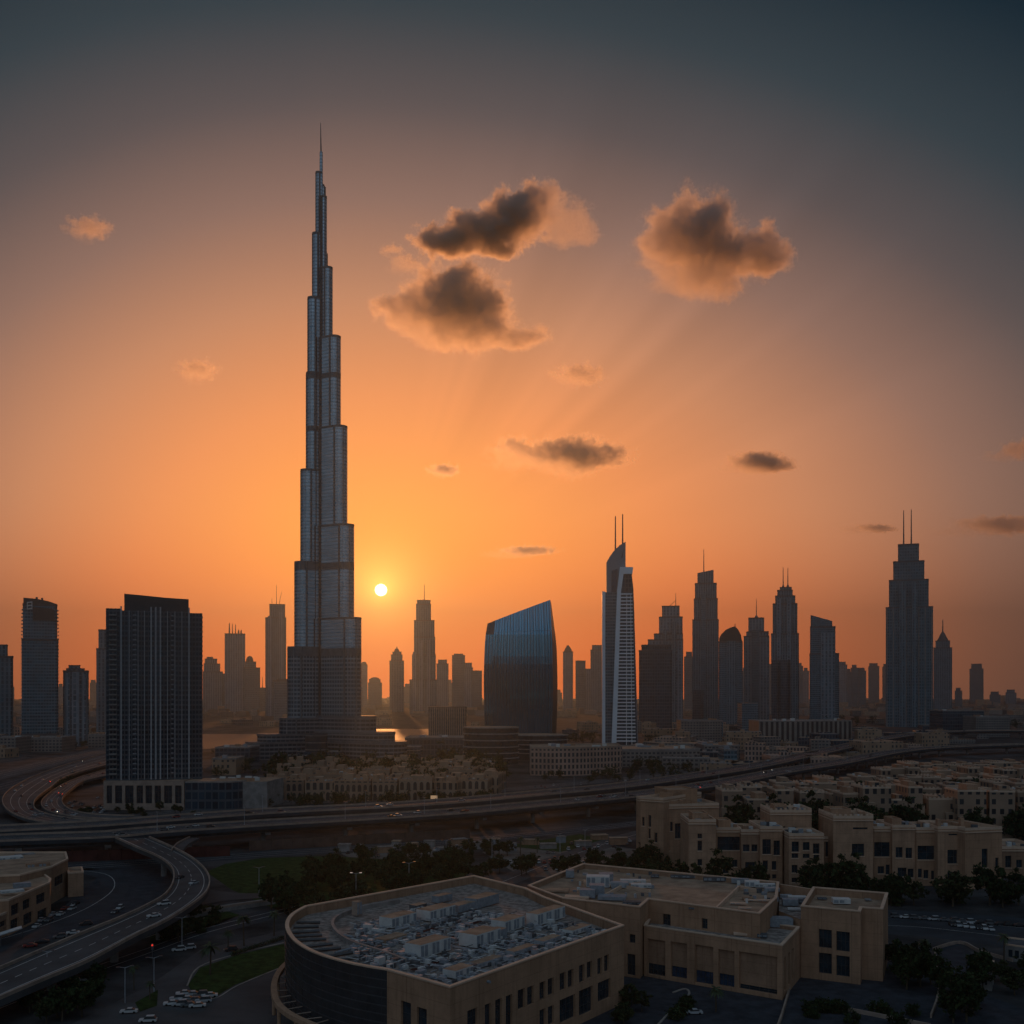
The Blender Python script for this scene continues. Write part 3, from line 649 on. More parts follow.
# its layered round podiums
for nm, xc, d_, rad, ys, lb in (('podium_building', 491, 1330, 33, (727, 733, 739.5, 746, 752, 757), 'round dark podium ringed by pale floor bands, left of the blue block'), ('podium_building', 538, 1420, 38, (734.5, 739, 743.5, 748, 752), 'low layered dark podium with pale bands in front of the blue block')):
    t = thing(nm, (wx(xc, d_), d_, 0), lb, 'podium'); cx_ = wx(xc, d_)
    el_ = lambda s: [(cx_ + s * rad * math.cos(R(x)), d_ + s * rad * .8 * math.sin(R(x))) for x in range(0, 360, 10)]
    mb = MB(); mb.prism(el_(1), 0, wz(ys[0], d_) , 0, 1); mb.build('body', [M['glass'], M['roof_grey']], t)
    for y in ys:
        z = wz(y, d_); mb = MB(); mb.prism(el_(1.035), z - 1.0, z + .3, 0, 1, True); mb.build('floor_band', [M['concrete'], M['roof_sand']], t)

# ================================================================ white sail-topped tower
Dw = dbase(746)
t = thing('white_tower', (wx(620, Dw), Dw, 0), 'white and blue tower with louvred front, sail-shaped top and two masts', 'skyscraper')
mb = MB(); mb.ext([(602.5, 746), (602.5, 592), (617, 592), (616, 746)], Dw, Dw + 4, Dw + 46); mb.build('side_wing', [TW['teal']], t)
mb = MB(); mb.ext([(602.2, 746), (602.2, 591.2), (605.4, 591.2), (605.4, 746)], Dw, Dw + 2.5, Dw + 4.2); mb.build('edge_fin', [M['whiteclad']], t)
mb = MB(); mb.ext([(611.5, 746), (617, 592), (620, 567), (633, 567.3), (632.3, 574), (623.5, 574), (621, 592), (616.3, 746)], Dw, Dw - 1.5, Dw + 40); mb.build('white_frame', [M['whiteclad']], t)
mb = MB(); mb.ext([(616.2, 746), (620.9, 592), (623.4, 574), (631.8, 574), (633.5, 590), (637.3, 746)], Dw, Dw + 1.5, Dw + 42); mb.build('body', [TW['dark']], t)
mb = MB()
for i in range(43):
    y = 594 + i * 3.5; f = (y - 574) / 172; f2 = (y - 592) / 154
    x0, x1 = 621 - 4.7 * max(f2, 0), 633.6 + 3.7 * max(f2, 0) - 1.4
    mb.box(wx(x0, Dw), Dw - .6, wz(y, Dw) - 1.0, wx(x1, Dw), Dw + 1.52, wz(y, Dw) + 1.0, bottom=True)
for xa, xb in ((626.5, 626.2), (630.3, 631.6)): mb.ext([(xa, 594), (xa + .5, 594), (xb + .6, 746), (xb, 746)], Dw, Dw - .9, Dw + 1.4)
mb.build('louvre_front', [M['whiteclad']], t)
mb = MB(); mb.ext([(632.6, 600), (634, 600), (638.3, 746), (636.2, 746)], Dw, Dw + 4, Dw + 40); mb.build('edge_fin', [M['louvre']], t)
mb = MB(); mb.ext([(607, 592.2), (606.8, 561.5), (610.5, 555), (615, 549), (620, 544.5), (625.8, 541), (625.8, 567), (620, 567.2), (617.2, 592.2)], Dw, Dw + 8, Dw + 40); mb.build('sail_top', [M['louvre']], t)
mb = MB(); mb.ext([(611.5, 592), (612, 570), (617.5, 568.5), (616, 592)], Dw, Dw + 6, Dw + 8.1); mb.build('window_strip', [M['blueglass']], t)
mb = MB(); mb.ext([(621.5, 557), (623.8, 548.5), (622.4, 557.5)], Dw, Dw + 7.4, Dw + 8.1); mb.build('sail_slot', [M['darkclad']], t)
for x_, y0, y1 in ((615.9, 514, 549), (623.2, 512, 543)):
    mb = MB(); mb.tube((wx(x_, Dw), Dw + 22, wz(y1, Dw)), (wx(x_, Dw), Dw + 22, wz(y0, Dw)), 1.25, .8, 8); mb.build('mast', [M['mast']], t)
t.rotation_euler = (0, 0, math.atan2(-t.location.x, t.location.y) * .6)

# ================================================================ other towers
def tower(label, yb, tiers, skin, spires=(), bays=(), dome=None, slope=None, depth=None, name='tower', fins=0):
    """tiers (x0, x1, ytop) from the ground up, in picture columns and rows at the tower's own distance"""
    d = dbase(yb); xm = wx((tiers[0][0] + tiers[0][1]) / 2, d)
    t = thing(name, (xm, d, 0), label, 'tower')
    w0 = wx(tiers[0][1], d) - wx(tiers[0][0], d); dep = depth or w0 * .9
    mb = MB(); z0 = 0.; rf = MB()
    for i, (a, b, y) in enumerate(tiers):
        w = wx(b, d) - wx(a, d); ins = (w0 - w) * .35; z1 = wz(y, d); ch = min(w * .08, 3.)
        x0, x1, y0, y1 = wx(a, d), wx(b, d), d + ins, d + dep - ins
        last = i == len(tiers) - 1
        P = [(x0 + ch, y0), (x1 - ch, y0), (x1, y0 + ch), (x1, y1 - ch), (x1 - ch, y1), (x0 + ch, y1), (x0, y1 - ch), (x0, y0 + ch)]
        if last and slope:
            za, zb = wz(slope[0], d), wz(slope[1], d); u = 0.; zz = lambda x: za + (zb - za) * (x - x0) / (x1 - x0)
            for j in range(8): p, q_ = P[j], P[(j + 1) % 8]; u = mb.quadw(p, q_, z0, (zz(p[0]), zz(q_[0])), 0, u)
            mb.face([(p[0], p[1], zz(p[0])) for p in P], 1)
        else: mb.prism(P, z0, z1, 0, 1)
        if not (last and slope):
            h_ = min(2.2, w * .05); P2 = [(x0 + ch - .4, y0 - .4), (x1 - ch + .4, y0 - .4), (x1 + .4, y0 + ch - .4), (x1 + .4, y1 - ch + .4), (x1 - ch + .4, y1 + .4), (x0 + ch - .4, y1 + .4), (x0 - .4, y1 - ch + .4), (x0 - .4, y0 + ch - .4)]
            rf.prism(P2, z1 - h_ * .6, z1 + h_, 0, 0, True)
        z0 = z1
    mb.build('body', [TW[skin] if isinstance(skin, str) else skin, M['roof_grey']], t)
    if rf.f: rf.build('parapet', [M['concrete_dark']], t)
    for (a, b, y, sk) in bays:
        mb = MB(); pr = w0 * .045 + 1.; mb.box(wx(a, d), d - pr, 0, wx(b, d), d + dep * .3, wz(y, d), 0, 1); mb.build('bay', [TW[sk], M['roof_grey']], t)
    if fins:
        mb = MB(); a, b, y = tiers[0]
        for i in range(fins + 1): x_ = wx(a, d) + ch + (w0 - 2 * ch) * i / fins; mb.box(x_ - w0 * .008 - .3, d - 1.2, 0, x_ + w0 * .008 + .3, d + .5, wz(y, d) + 1)
        mb.build('rib', [M['concrete']], t)
    if dome:
        a, b, y0, y1 = dome[:4]; mb = MB(); c = wx((a + b) / 2, d); r = (wx(b, d) - wx(a, d)) / 2; zb, zt = wz(y0, d), wz(y1, d); n = 7; pt = len(dome) > 4
        for i in range(n):
            f0, f1 = i / n, (i + 1) / n; rr = (lambda f: r * (1 - f) ** dome[4]) if pt else (lambda f: r * math.sqrt(max(0, 1 - f * f)))
            mb.tube((c, d + dep / 2, zb + (zt - zb) * f0), (c, d + dep / 2, zb + (zt - zb) * f1), rr(f0), max(.05, rr(f1)), 16, cap=False)
        mb.build('dome', [M['concrete_dark']], t)
    for s_ in spires:
        x_, y0, y1, r = s_[:4]; x2 = s_[4] if len(s_) > 4 else x_
        mb = MB(); mb.tube((wx(x_, d), d + dep * .5, wz(y0, d)), (wx(x2, d), d + dep * .5, wz(y1, d)), r, r * .45, 6); mb.build('mast', [M['mast']], t)
    t.rotation_euler = (0, 0, math.atan2(-xm, d))
    return t
# left group
tower('slim dark tower cut off by the left picture edge, with a taller stub', 746, [(-14, 12, 657), (-8, 7, 645)], 'ribs', depth=30)
T = tower('teal tower with a curved sloping top and a white emblem near its left corner', 747, [(22.5, 57.5, 735), (23.2, 57, 640), (24.2, 56, 605)], 'teal', depth=40, name='curved_tower', slope=None)
dT = dbase(747)
mb = MB(); mb.ext([(24.6, 606), (24.8, 598), (36, 598.6), (47, 600.6), (55.6, 603.5), (55.6, 606)], dT, dT + 2.5, dT + 30); mb.build('crown', [M['darkclad']], T)
mb = MB(); mb.ext([(33.5, 620), (33.5, 607), (50, 608.5), (53.5, 609.5), (53.5, 620)], dT, dT - .2, dT + 3); mb.build('blank_panel', [M['darkclad']], T)
mb = MB()   # the emblem: stacked pale zigzag bars
for y in (602.4, 605.6, 608.8): mb.ext([(28, y), (33, y - .8), (33, y + .4), (28, y + 1.2)], dT, dT - 1.6, dT - .6)
for xa, xb in ((28, 28.8), (32.2, 33)): mb.ext([(xa, 602.5), (xb, 602.3), (xb, 609.4), (xa, 609.6)], dT, dT - 1.75, dT - .9)
mb.build('emblem', [M['white']], T)
mb = MB()
for i in range(36):
    z = 18 + i * 5.6; f = (z - 89) / 140; ex = 0 if f < 0 else f * f * .9
    mb.box(wx(22.3 + ex, dT), dT + 6, z, wx(23.2 + ex, dT) + .5, dT + 26, z + 1.1, bottom=True); mb.box(wx(57 - ex, dT) - .5, dT + 6, z, wx(57.9 - ex, dT), dT + 26, z + 1.1, bottom=True)
mb.build('balcony_stack', [M['louvre']], T)
mb = MB(); mb.box(wx(36, dT), dT + 8, wz(600, dT), wx(38, dT), dT + 11, wz(596.8, dT)); mb.box(wx(41, dT), dT + 8, wz(601, dT), wx(43, dT), dT + 11, wz(597.4, dT)); mb.build('rooftop_unit', [M['steel_d']], T)
tower('short ribbed tower with a stepped top between the curved teal tower and the dark slab', 746, [(64, 88, 671.5), (67, 84, 669), (69, 80, 665.5)], 'ribs', bays=[(72, 79, 672, 'stone'), (67, 70, 673, 'stone'), (82, 85, 674, 'stone')], depth=34)
tower('slim tower half hidden behind the left side of the dark slab', 738, [(96.8, 112, 649), (98.8, 112, 630)], 'ribs', depth=40)
# hazy group left of the tall tower
tower('hazy tower with a rounded stepped top just right of the dark slab', 712, [(203, 222.5, 672), (204, 220, 664), (205, 217, 659), (207, 213, 657)], 'stone')
tower('hazy low block wedged behind the rounded tower and the crane-topped one', 711, [(215, 230, 674)], 'grid')
tower('hazy square tower topped by a cluster of thin cranes and masts', 713, [(225, 245, 634)], 'stone', spires=[(229.5, 635, 622.5, 4.), (232.5, 635, 623, 2.5), (235.5, 635, 624, 3.), (238.5, 635, 629, 5), (241, 635, 629.5, 5)])
tower('hazy tower with a domed shoulder right of the crane-topped tower', 713, [(244, 260, 668), (245.5, 256, 662)], 'grid', dome=(246, 253.5, 662, 655.5))
tower('faint narrow block between the domed tower and the tall shouldered tower', 711, [(256, 266, 688)], 'grid', spires=[(262.5, 688, 677, 2)])
tower('tall hazy shouldered tower with leaning crane masts, just left of the silver skyscraper', 716, [(265.5, 286, 618), (269.5, 285, 604.5)], 'ribs', spires=[(276.5, 604, 584, 1.3), (279, 604, 591, 1.1, 281.5), (272, 604, 597, 1.)], bays=[(268, 272, 616, 'stone'), (279, 283, 612, 'stone')])
tower('small hazy block at the left flank of the silver skyscraper', 720, [(274, 296, 681), (277, 290, 679.5)], 'grid')
# hazy group right of the tall tower
tower('faint slender tower with a rounded head, just right of the silver skyscraper', 709, [(360.5, 367.5, 665)], 'stone', dome=(361, 367, 665, 661.5))
tower('faint wide tower with a shallow vaulted top beside the slender rounded one', 709, [(368, 382, 683), (369, 380.5, 679.5)], 'grid', dome=(370, 379.5, 679.5, 677))
tower('hazy tower with a small ball-topped dome below the sun', 712, [(389.5, 404, 661), (391, 402.5, 655), (392.5, 401.5, 652)], 'ribs', dome=(394, 399.5, 652, 648), spires=[(396.8, 649, 646.5, 4)])
tower('tall hazy stepped tower with a needle mast, right of the sun', 714, [(409.5, 437, 680), (412, 435.8, 655), (414, 435.2, 637), (414, 434.5, 620.5), (416, 431, 604), (417, 430.5, 600)], 'ribs', spires=[(424.3, 600, 583, 2.)], bays=[(413, 416.5, 652, 'stone'), (419.5, 423, 640, 'stone'), (427, 430, 640, 'stone')])
tower('faint plain tower to the right of the needle-mast tower', 710, [(436.5, 448.5, 664), (438, 447, 660)], 'stone')
tower('tallest of the three joined faint towers left of the blue block', 710, [(452, 465, 655.5), (454, 463, 654)], 'grid')
tower('middle of the three joined faint towers left of the blue block', 710, [(464, 473, 668), (465, 472, 663)], 'stone')
tower('lowest of the three joined faint towers left of the blue block', 710, [(471, 482, 671)], 'grid')
tower('squat dark ribbed box with a flat roof, left of the blue block', 741, [(428.5, 466.5, 708)], 'dark', fins=16, name='office_block', depth=50)
# behind, between blue block and white tower
tower('faint tower with a pointed onion top right of the blue block', 711, [(563, 573, 652)], 'stone', dome=(563.5, 572.5, 652, 644.5, .7))
tower('faint flat-topped tower left of the tower with slanted cap', 711, [(575.5, 585.5, 661)], 'grid')
tower('faint low block in the gap left of the white tower', 710, [(584, 591, 669)], 'stone')
tower('faint taller tower tucked behind the left edge of the white tower', 712, [(590.5, 606, 650), (592, 604, 645.5)], 'ribs')
# right of the white tower
tower('dark stepped slab right of the white tower', 732, [(639, 672, 651), (641.5, 671, 645.5)], 'dark', bays=[(655, 669.5, 652, 'dark')])
tower('stepped tower with a slanted crown and a crane mast behind the dark slab', 722, [(648, 683, 640), (654, 682.8, 634), (659, 682.5, 617), (662, 679.5, 606)], 'stone', spires=[(675.8, 607, 592, 1.3), (666, 608, 599.5, 1.2, 675.5)], bays=[(663, 667, 630, 'ribs'), (672, 676, 622, 'ribs')])
tower('faint slim block between the slant-crowned tower and the pale tall one', 712, [(684, 694, 657), (686, 692, 652)], 'grid')
tower('pale tall stepped tower with a slanted cap and single mast', 722, [(692.5, 718.5, 620), (694, 717.5, 599), (695, 716.5, 583.5), (697.5, 713.5, 570)], 'ribs', spires=[(703.8, 572, 548, 1.8)], slope=(572.5, 569.5), bays=[(701, 706, 595, 'teal'), (692.8, 704, 690, 'dark')])
tower('dark tower with a leaf-shaped rounded top right of the pale tall one', 724, [(719, 742.5, 642)], 'teal', bays=[(727, 736, 641, 'ribs')])
dL = dbase(724); T = [o for o in COL.objects if o.get('label', '').startswith('dark tower with a leaf-shaped')][0]
mb = MB(); mb.ext([(719.4, 642.5), (719.4, 638), (721.5, 634), (725.5, 630), (730.5, 627.4), (735, 626.2), (738, 629.5), (740.8, 635), (742, 642.5)], dL, dL + 4, dL + 40); mb.build('leaf_crown', [M['darkclad']], T)
mb = MB(); mb.tube((wx(735, dL), dL + 20, wz(627, dL)), (wx(735, dL), dL + 20, wz(623.5, dL)), 1.6, 1., 6); mb.build('mast', [M['mast']], T)
tower('grey stepped tower with one mast behind the leaf-topped one', 720, [(744, 769, 636.5), (746.5, 768.5, 632), (748.5, 764, 618)], 'stone', spires=[(756.4, 618, 598, 1.6), (756.4, 618, 615, 8)], bays=[(752, 759, 630, 'grid')])
tower('dark stacked tower with twin masts and stepped crown', 724, [(771.5, 798.5, 634), (773, 797, 604), (775.5, 795, 596), (777.5, 792.5, 590), (780, 791.5, 587)], 'ribs', spires=[(783.2, 588, 566, 1.8), (787.8, 588, 566.5, 1.8), (783.2, 588, 584, 5), (787.8, 588, 584, 6)], bays=[(771.8, 790.5, 660, 'dark'), (777, 781, 598, 'stone'), (787, 791, 598, 'stone')])
tower('dark tower with a roof sloping down to the right and a stepped shoulder', 725, [(810, 838.5, 654), (810.5, 835, 627), (811, 832, 616)], 'teal', slope=(614.5, 621), bays=[(821, 834.5, 633, 'stone')])
tower('tall dark stepped tower with two masts standing alone on the right', 727, [(887, 931.5, 607.5), (890, 927.5, 580), (894, 923.5, 561), (898.5, 918.5, 543.5)], 'grid', spires=[(903.9, 545, 507, 2.2), (911.2, 545, 506.5, 2.2)], fins=7, bays=[(900, 906, 582, 'ribs'), (912, 917, 582, 'ribs')], name='twin_mast_tower')
tower('faint tower with a pointed pyramid roof and needle at the far right', 713, [(934, 951.5, 648), (936, 949.5, 641)], 'ribs', dome=(937, 948.5, 641, 630, .9), spires=[(942.8, 632, 619, 3)])
tower('small faint tower alone at the far right', 704, [(970, 983, 669), (971.5, 981.5, 664)], 'grid')
# faint far row
far = [(6, 14, 684), (30, 40, 687), (58, 64, 684), (90, 97, 680), (486, 495, 690), (509, 518, 676), (604, 612, 660), (618, 626, 668), (658, 668, 672), (742, 748, 668), (768, 773, 664), (798, 803, 663), (803, 809, 668), (838, 847, 662), (846, 852, 669), (851, 858, 665), (857, 866, 668), (868.5, 879, 663.5), (882.5, 889, 664), (955, 962, 688), (990, 1000, 692), (1006, 1016, 690), (120, 130, 690), (340, 350, 690), (404, 411, 684), (446, 453, 680), (553, 562, 690)]
anch = ['at the left picture edge', 'left of the curved teal tower', 'between the curved teal tower and the short ribbed one', 'left of the slim tower behind the dark slab', 'behind the blue block at its left edge', 'behind the middle of the blue block', 'behind the left edge of the white tower', 'behind the white tower', 'behind the dark stepped slab', 'left of the grey one-mast tower', 'between the grey one-mast tower and the twin-mast stack', 'first to the right of the dark twin-mast stack', 'second to the right of the dark twin-mast stack', 'first to the right of the sloped-roof tower', 'second to the right of the sloped-roof tower', 'third to the right of the sloped-roof tower', 'fourth to the right of the sloped-roof tower', 'alone between sloped-roof and lone twin-mast towers', 'touching the left side of the lone twin-mast tower', 'right of the pyramid-roofed tower', 'right of the small lone tower', 'near the right picture edge', 'behind the dark slab', 'behind the silver skyscraper', 'between the ball-topped tower and the needle-mast tower', 'left of the three joined towers', 'between the blue block and the onion-topped tower']
for (a, b, y), an in zip(far, anch):
    tower('very faint distant tower ' + an, random.choice((704.5, 705.5, 707)), [(a, b, y + 3), (a + 1, b - 1.5, y)], random.choice(('grid', 'ribs', 'stone')), name='distant_tower')

# ================================================================ mid-distance blocks
def block(label, yb, pts, ytop, skin, dep, name='building', roof='roof_grey', units=0, cat='building', cap=None):
    """front wall follows pts (px, extra depth); solid of depth dep"""
    d = dbase(yb); P = [(wx(x, d + e), d + e) for x, e in pts]; P += [(P[-1][0], P[-1][1] + dep), (P[0][0], P[0][1] + dep)]
    zt = wz(ytop, d); c = P[len(pts) // 2]; t = thing(name, (c[0], c[1], 0), label, cat)
    mb = MB(); mb.prism(P, 0, zt, 0, 1); mb.build('wall', [TW[skin], M[roof]], t)
    mb = MB()
    for i in range(len(P)):
        a, b = P[i], P[(i + 1) % len(P)]; L = math.hypot(b[0] - a[0], b[1] - a[1]); nx, ny = (b[1] - a[1]) / L * .25, -(b[0] - a[0]) / L * .25
        mb.prism([(a[0] + nx, a[1] + ny), (b[0] + nx, b[1] + ny), (b[0] - nx * 3, b[1] - ny * 3), (a[0] - nx * 3, a[1] - ny * 3)], zt - .6 + .003 * i, zt + 1.2 + .003 * i, 0, 0, True)
    mb.build('parapet', [M[cap or 'concrete']], t)
    x0, x1 = min(p[0] for p in P), max(p[0] for p in P); y0, y1 = min(p[1] for p in P), max(p[1] for p in P)
    for i in range(units):
        w = random.uniform(3, 9); x_ = random.uniform(x0 + 4, x1 - 12); y_ = y0 + (y1 - y0) * random.uniform(.3, .8); mb = MB()
        mb.box(x_, y_, zt, x_ + w, y_ + random.uniform(3, 6), zt + random.uniform(1.5, 4)); mb.build('rooftop_unit', [random.choice((M['white'], M['louvre'], M['beige2']))], t)
    return t
block('long pinkish hotel block with a regular window grid below the white tower', 776, [(530.5, 8), (552, 0), (580, 6), (622, 34)], 748.5, 'hotelgrid', 60, 'hotel_block', 'roof_sand', 7, cap='concrete_warm')
block('long low arcade building with pale columns, left of the lone twin-mast tower', 743, [(759, 0), (800, 6), (852, 34)], 721.5, 'colonnade', 80, 'arcade_building', 'roof_grey', 8)
block('dark low block at the foot of the lone twin-mast tower, on its right', 735, [(943, 0), (984, 10)], 711, 'dark', 70, units=3)
block('second grey low block farther right of the lone twin-mast tower', 737, [(976, 0), (1010, 6)], 717, 'lowgrey', 60, units=4)
block('grey office block below the pale tall tower', 743, [(681, 0), (700, 0), (722, 12)], 721, 'lowgrey', 50, units=4)
block('teal glass low block at the foot of the leaf-topped tower', 742, [(702, 0), (723, 4)], 722, 'teal', 40, units=2)
block('glass low-rise at the foot of the grey one-mast tower', 731, [(742, 0), (758, 3)], 703.5, 'teal', 50, units=1)
block('dark low flat building right of the tall silver skyscraper', 755, [(405, 0), (440, 4), (466, 8)], 738, 'dark', 60, units=4)
block('pale flat-roofed market hall below the dark stepped slab', 767, [(622, 0), (660, 4), (700, 16)], 750, 'lowgrey', 90, 'market_hall', 'roof_sand', 9)
block('long pale flat-roofed hall right of the market hall', 760, [(704, 0), (722, 2), (740, 6)], 746, 'lowgrey', 60, 'market_hall', 'roof_sand', 6)
block('dark glazed block beside the front end of the pale halls', 768, [(724, 0), (737, 3)], 750, 'teal', 36, units=1)
block('grey block by the road at the far left, under the curved teal tower', 752, [(20, 0), (62, 4)], 738, 'lowgrey', 50, units=3)
block('dim block at the left picture edge below the slim dark tower', 754, [(-15, 0), (16, 3)], 738, 'lowgrey', 50, units=2)
block('dim low block in the gap left of the dark slab tower', 748, [(88, 0), (106, 4)], 735, 'lowgrey', 40, units=2)
block('dark low office block behind the retail box, left of the silver skyscraper', 764, [(215, 0), (250, 6)], 748, 'dark', 50, units=3)
block('pale roundish pavilion roof behind the podium right end', 775, [(212, 0), (222, -6), (236, 0)], 759, 'sandwin', 36, units=2, roof='roof_sand')

# low carpet of small buildings between the towers
random.seed(5)
TAKEN = [(195, 305, 728, 770), (340, 470, 728, 760), (240, 520, 752, 808), (0, 265, 746, 830), (422, 470, 715, 750), (480, 562, 715, 768), (525, 640, 738, 782), (885, 935, 700, 728), (755, 855, 715, 745)]
SKL = {'sandwin': 'sandy', 'lowgrey': 'grey', 'dark': 'dark', 'hotelgrid': 'pinkish'}
n_low = 0; tries = 0
while n_low < 285 and tries < 6000:
    tries += 1
    py = 701 + 72 * random.random() ** 1.25; px = random.uniform(-20, 1044)
    if any(a - 4 < px < b + 4 and c < py < e for a, b, c, e in TAKEN): continue
    if px > 640 and py > 812 - (px - 640) * .21: continue
    d = dbase(py)
    if any(abs(px - bx) < 14 for bx in ()): continue
    w = random.uniform(18, 60); dp = random.uniform(18, 50); h_ = random.choice((7, 9, 9, 12, 14, 18, 22)); sk = random.choice(('sandwin', 'sandwin', 'lowgrey', 'lowgrey', 'dark', 'hotelgrid'))
    x = wx(px, d); mb = MB(); rot = random.uniform(-.5, .5)
    mb.box(x - w / 2, d, 0, x + w / 2, d + dp, h_, 0, 1, rot)
    for _ in range(random.randint(1, 3)):
        s_ = random.uniform(3, 8); ox, oy = random.uniform(-.35, .35) * w, random.uniform(.2, .8) * dp
        mb.box(x + ox * .7 - s_ / 2, d + oy * .7 + dp * .1, h_, x + ox * .7 + s_ / 2, d + oy * .7 + dp * .1 + s_, h_ + random.uniform(1.5, 4), 0, 1, rot)
    zone = 'left of the silver skyscraper' if px < 300 else 'between silver skyscraper and blue block' if px < 480 else 'between blue block and white tower' if px < 640 else 'among towers right of the white tower' if px < 860 else 'right of the lone twin-mast tower'
    far_ = 'far off in haze ' if py < 716 else ''
    tag(mb.build('low_building', [TW[sk], M[random.choice(('roof_sand', 'roof_grey'))]], None, (x, d, 0)), f'small {SKL[sk]} low building {far_}{zone}', 'low building', f'low {SKL[sk]} buildings {far_}{zone}')
    TAKEN.append((px - w / d * F * .6, px + w / d * F * .6, py - 1.5, py + 1.5)); n_low += 1
# the rest of the flat city past counting
mb = MB()
for i in range(1500):
    d = random.uniform(3600, 9800); x = random.uniform(-.52, .52) * d; w = random.uniform(15, 60); h_ = random.uniform(5, 22) * (2.2 if random.random() < .06 else 1)
    mb.box(x, d, 0, x + w, d + random.uniform(15, 50), h_, random.randint(0, 2))
tag(mb.build('distant_city', [M['roof_sand'], M['roof_grey'], M['concrete_dark']]), 'faint carpet of distant low rooftops fading out toward the horizon', 'distant city', kind='stuff')

# ================================================================ arcaded low quarter in front of the tall tower
ORDN = ['first', 'second', 'third', 'fourth', 'fifth', 'sixth', 'seventh', 'eighth', 'ninth', 'tenth', 'eleventh', 'twelfth', 'thirteenth', 'fourteenth', 'fifteenth', 'sixteenth', 'seventeenth', 'eighteenth', 'nineteenth', 'twentieth']
random.seed(21)
def parapet(mb, P, z, h_, w=.35, m=0, step=0.):
    for i in range(len(P)):
        a, b = P[i], P[(i + 1) % len(P)]; L = math.hypot(b[0] - a[0], b[1] - a[1]); tx, ty = (b[0] - a[0]) / L, (b[1] - a[1]) / L; nx, ny = ty, -tx
        o_ = .06; q4 = lambda s0, s1: [(a[0] + tx * s0 + nx * o_, a[1] + ty * s0 + ny * o_), (a[0] + tx * s1 + nx * o_, a[1] + ty * s1 + ny * o_), (a[0] + tx * s1 - nx * w, a[1] + ty * s1 - ny * w), (a[0] + tx * s0 - nx * w, a[1] + ty * s0 - ny * w)]
        mb.prism(q4(0, L), z, z + h_ + .003 * i, m, m)
        if step:
            k = int(L / step)
            for j in range(k): mb.prism(q4(j * step + .3, j * step + step * .55), z + h_ + .003 * i, z + h_ + .8, m, m)
rows_q = [('front row', 800, 892, [(262, 284), (284, 303), (303, 334), (334, 372), (372, 398), (398, 432), (432, 462), (462, 490)], 14, 17), ('second row', 0, 930, [(266, 290), (292, 320), (322, 350), (352, 380), (382, 412), (414, 440), (442, 470), (472, 500)], 13, 18),
          ('third row', 0, 975, [(272, 300), (303, 326), (330, 356), (358, 390), (392, 418), (420, 446), (450, 476), (478, 503)], 13, 19), ('fourth row', 0, 1025, [(275, 300), (305, 330), (336, 360), (365, 390), (395, 420), (426, 452), (456, 480), (482, 500)], 13, 18),
          ('fifth row', 0, 1080, [(285, 310), (318, 340), (346, 372), (378, 402), (410, 436), (440, 468), (472, 494)], 12, 18), ('last row', 0, 1140, [(300, 322), (330, 352), (360, 384), (392, 414), (420, 446), (452, 476)], 12, 17)]
for rn, _, d, cols_, h0, h1 in rows_q:
    for i, (a, b) in enumerate(cols_):
        bow = 14 * (1 - ((a + b) / 2 - 376) ** 2 / 114 ** 2) if rn == 'front row' else random.uniform(-8, 8)
        dd = d - bow; x0, x1 = wx(a, dd) + .3, wx(b, dd) - .3; h_ = random.uniform(h0, h1); dp = random.uniform(20, 30)
        rot = random.uniform(-.12, .12) + (.18 if a < 300 else -.2 if a > 430 else 0)
        t = thing('courtyard_house', ((x0 + x1) / 2, dd, 0), f'sandy arcaded house, {ORDN[i]} from the left in the {rn} of the old quarter', 'house', 'arcaded houses of the low old quarter')
        mb = MB(); mb.box(x0, dd, 0, x1, dd + dp, h_, 0, 1, rot)
        c_, s_ = math.cos(rot), math.sin(rot); cx_, cy_ = (x0 + x1) / 2, dd + dp / 2
        rp = lambda x, y: (cx_ + (x - cx_) * c_ - (y - cy_) * s_, cy_ + (x - cx_) * s_ + (y - cy_) * c_)
        mb.build('wall', [random.choice((TW['arcade'], TW['arcade'], TW['arcade2'])) if rn == 'front row' or i % 2 else random.choice((TW['sandwin'], TW['sandwin2'])), random.choice((M['roof_sand'], M['roof_grey']))], t)
        mb = MB(); parapet(mb, [rp(x0, dd), rp(x1, dd), rp(x1, dd + dp), rp(x0, dd + dp)], h_, 1.1, .4, 0, 2.4); mb.build('parapet', [M['beige3']], t)
        mb = MB(); w = (x1 - x0); ux = x0 + w * random.uniform(.1, .5); ww = w * random.uniform(.25, .4); p = rp(ux, dd + dp * .3); zt = h_ + random.uniform(2.5, 5.5)
        mb.box(p[0], p[1], h_, p[0] + ww, p[1] + dp * .4, zt, 0, 1, rot); parapet(mb, [(p[0], p[1]), (p[0] + ww, p[1]), (p[0] + ww, p[1] + dp * .4), (p[0], p[1] + dp * .4)] if abs(rot) < .01 else [], zt, .8, .4)
        mb.build('upper_room', [TW['sandwin'], M['roof_sand']], t)
        if random.random() < .7:
            mb = MB(); tw_ = 4.5; p = rp(x0 + w * random.choice((.02, .78)), dd + 1); mb.box(p[0], p[1], h_, p[0] + tw_, p[1] + tw_, h_ + random.uniform(4, 7), 0, 0, rot); mb.build('wind_tower', [M['beige3']], t)
        for _ in range(3):
            mb = MB(); p = rp(x0 + w * random.uniform(.1, .85), dd + dp * random.uniform(.1, .9)); q4 = random.uniform(1.4, 3); mb.box(p[0], p[1], h_, p[0] + q4, p[1] + q4 * .8, h_ + random.uniform(.9, 1.8), rot=rot); mb.build('rooftop_unit', [random.choice((M['white'], M['louvre'], M['steel_d']))], t)

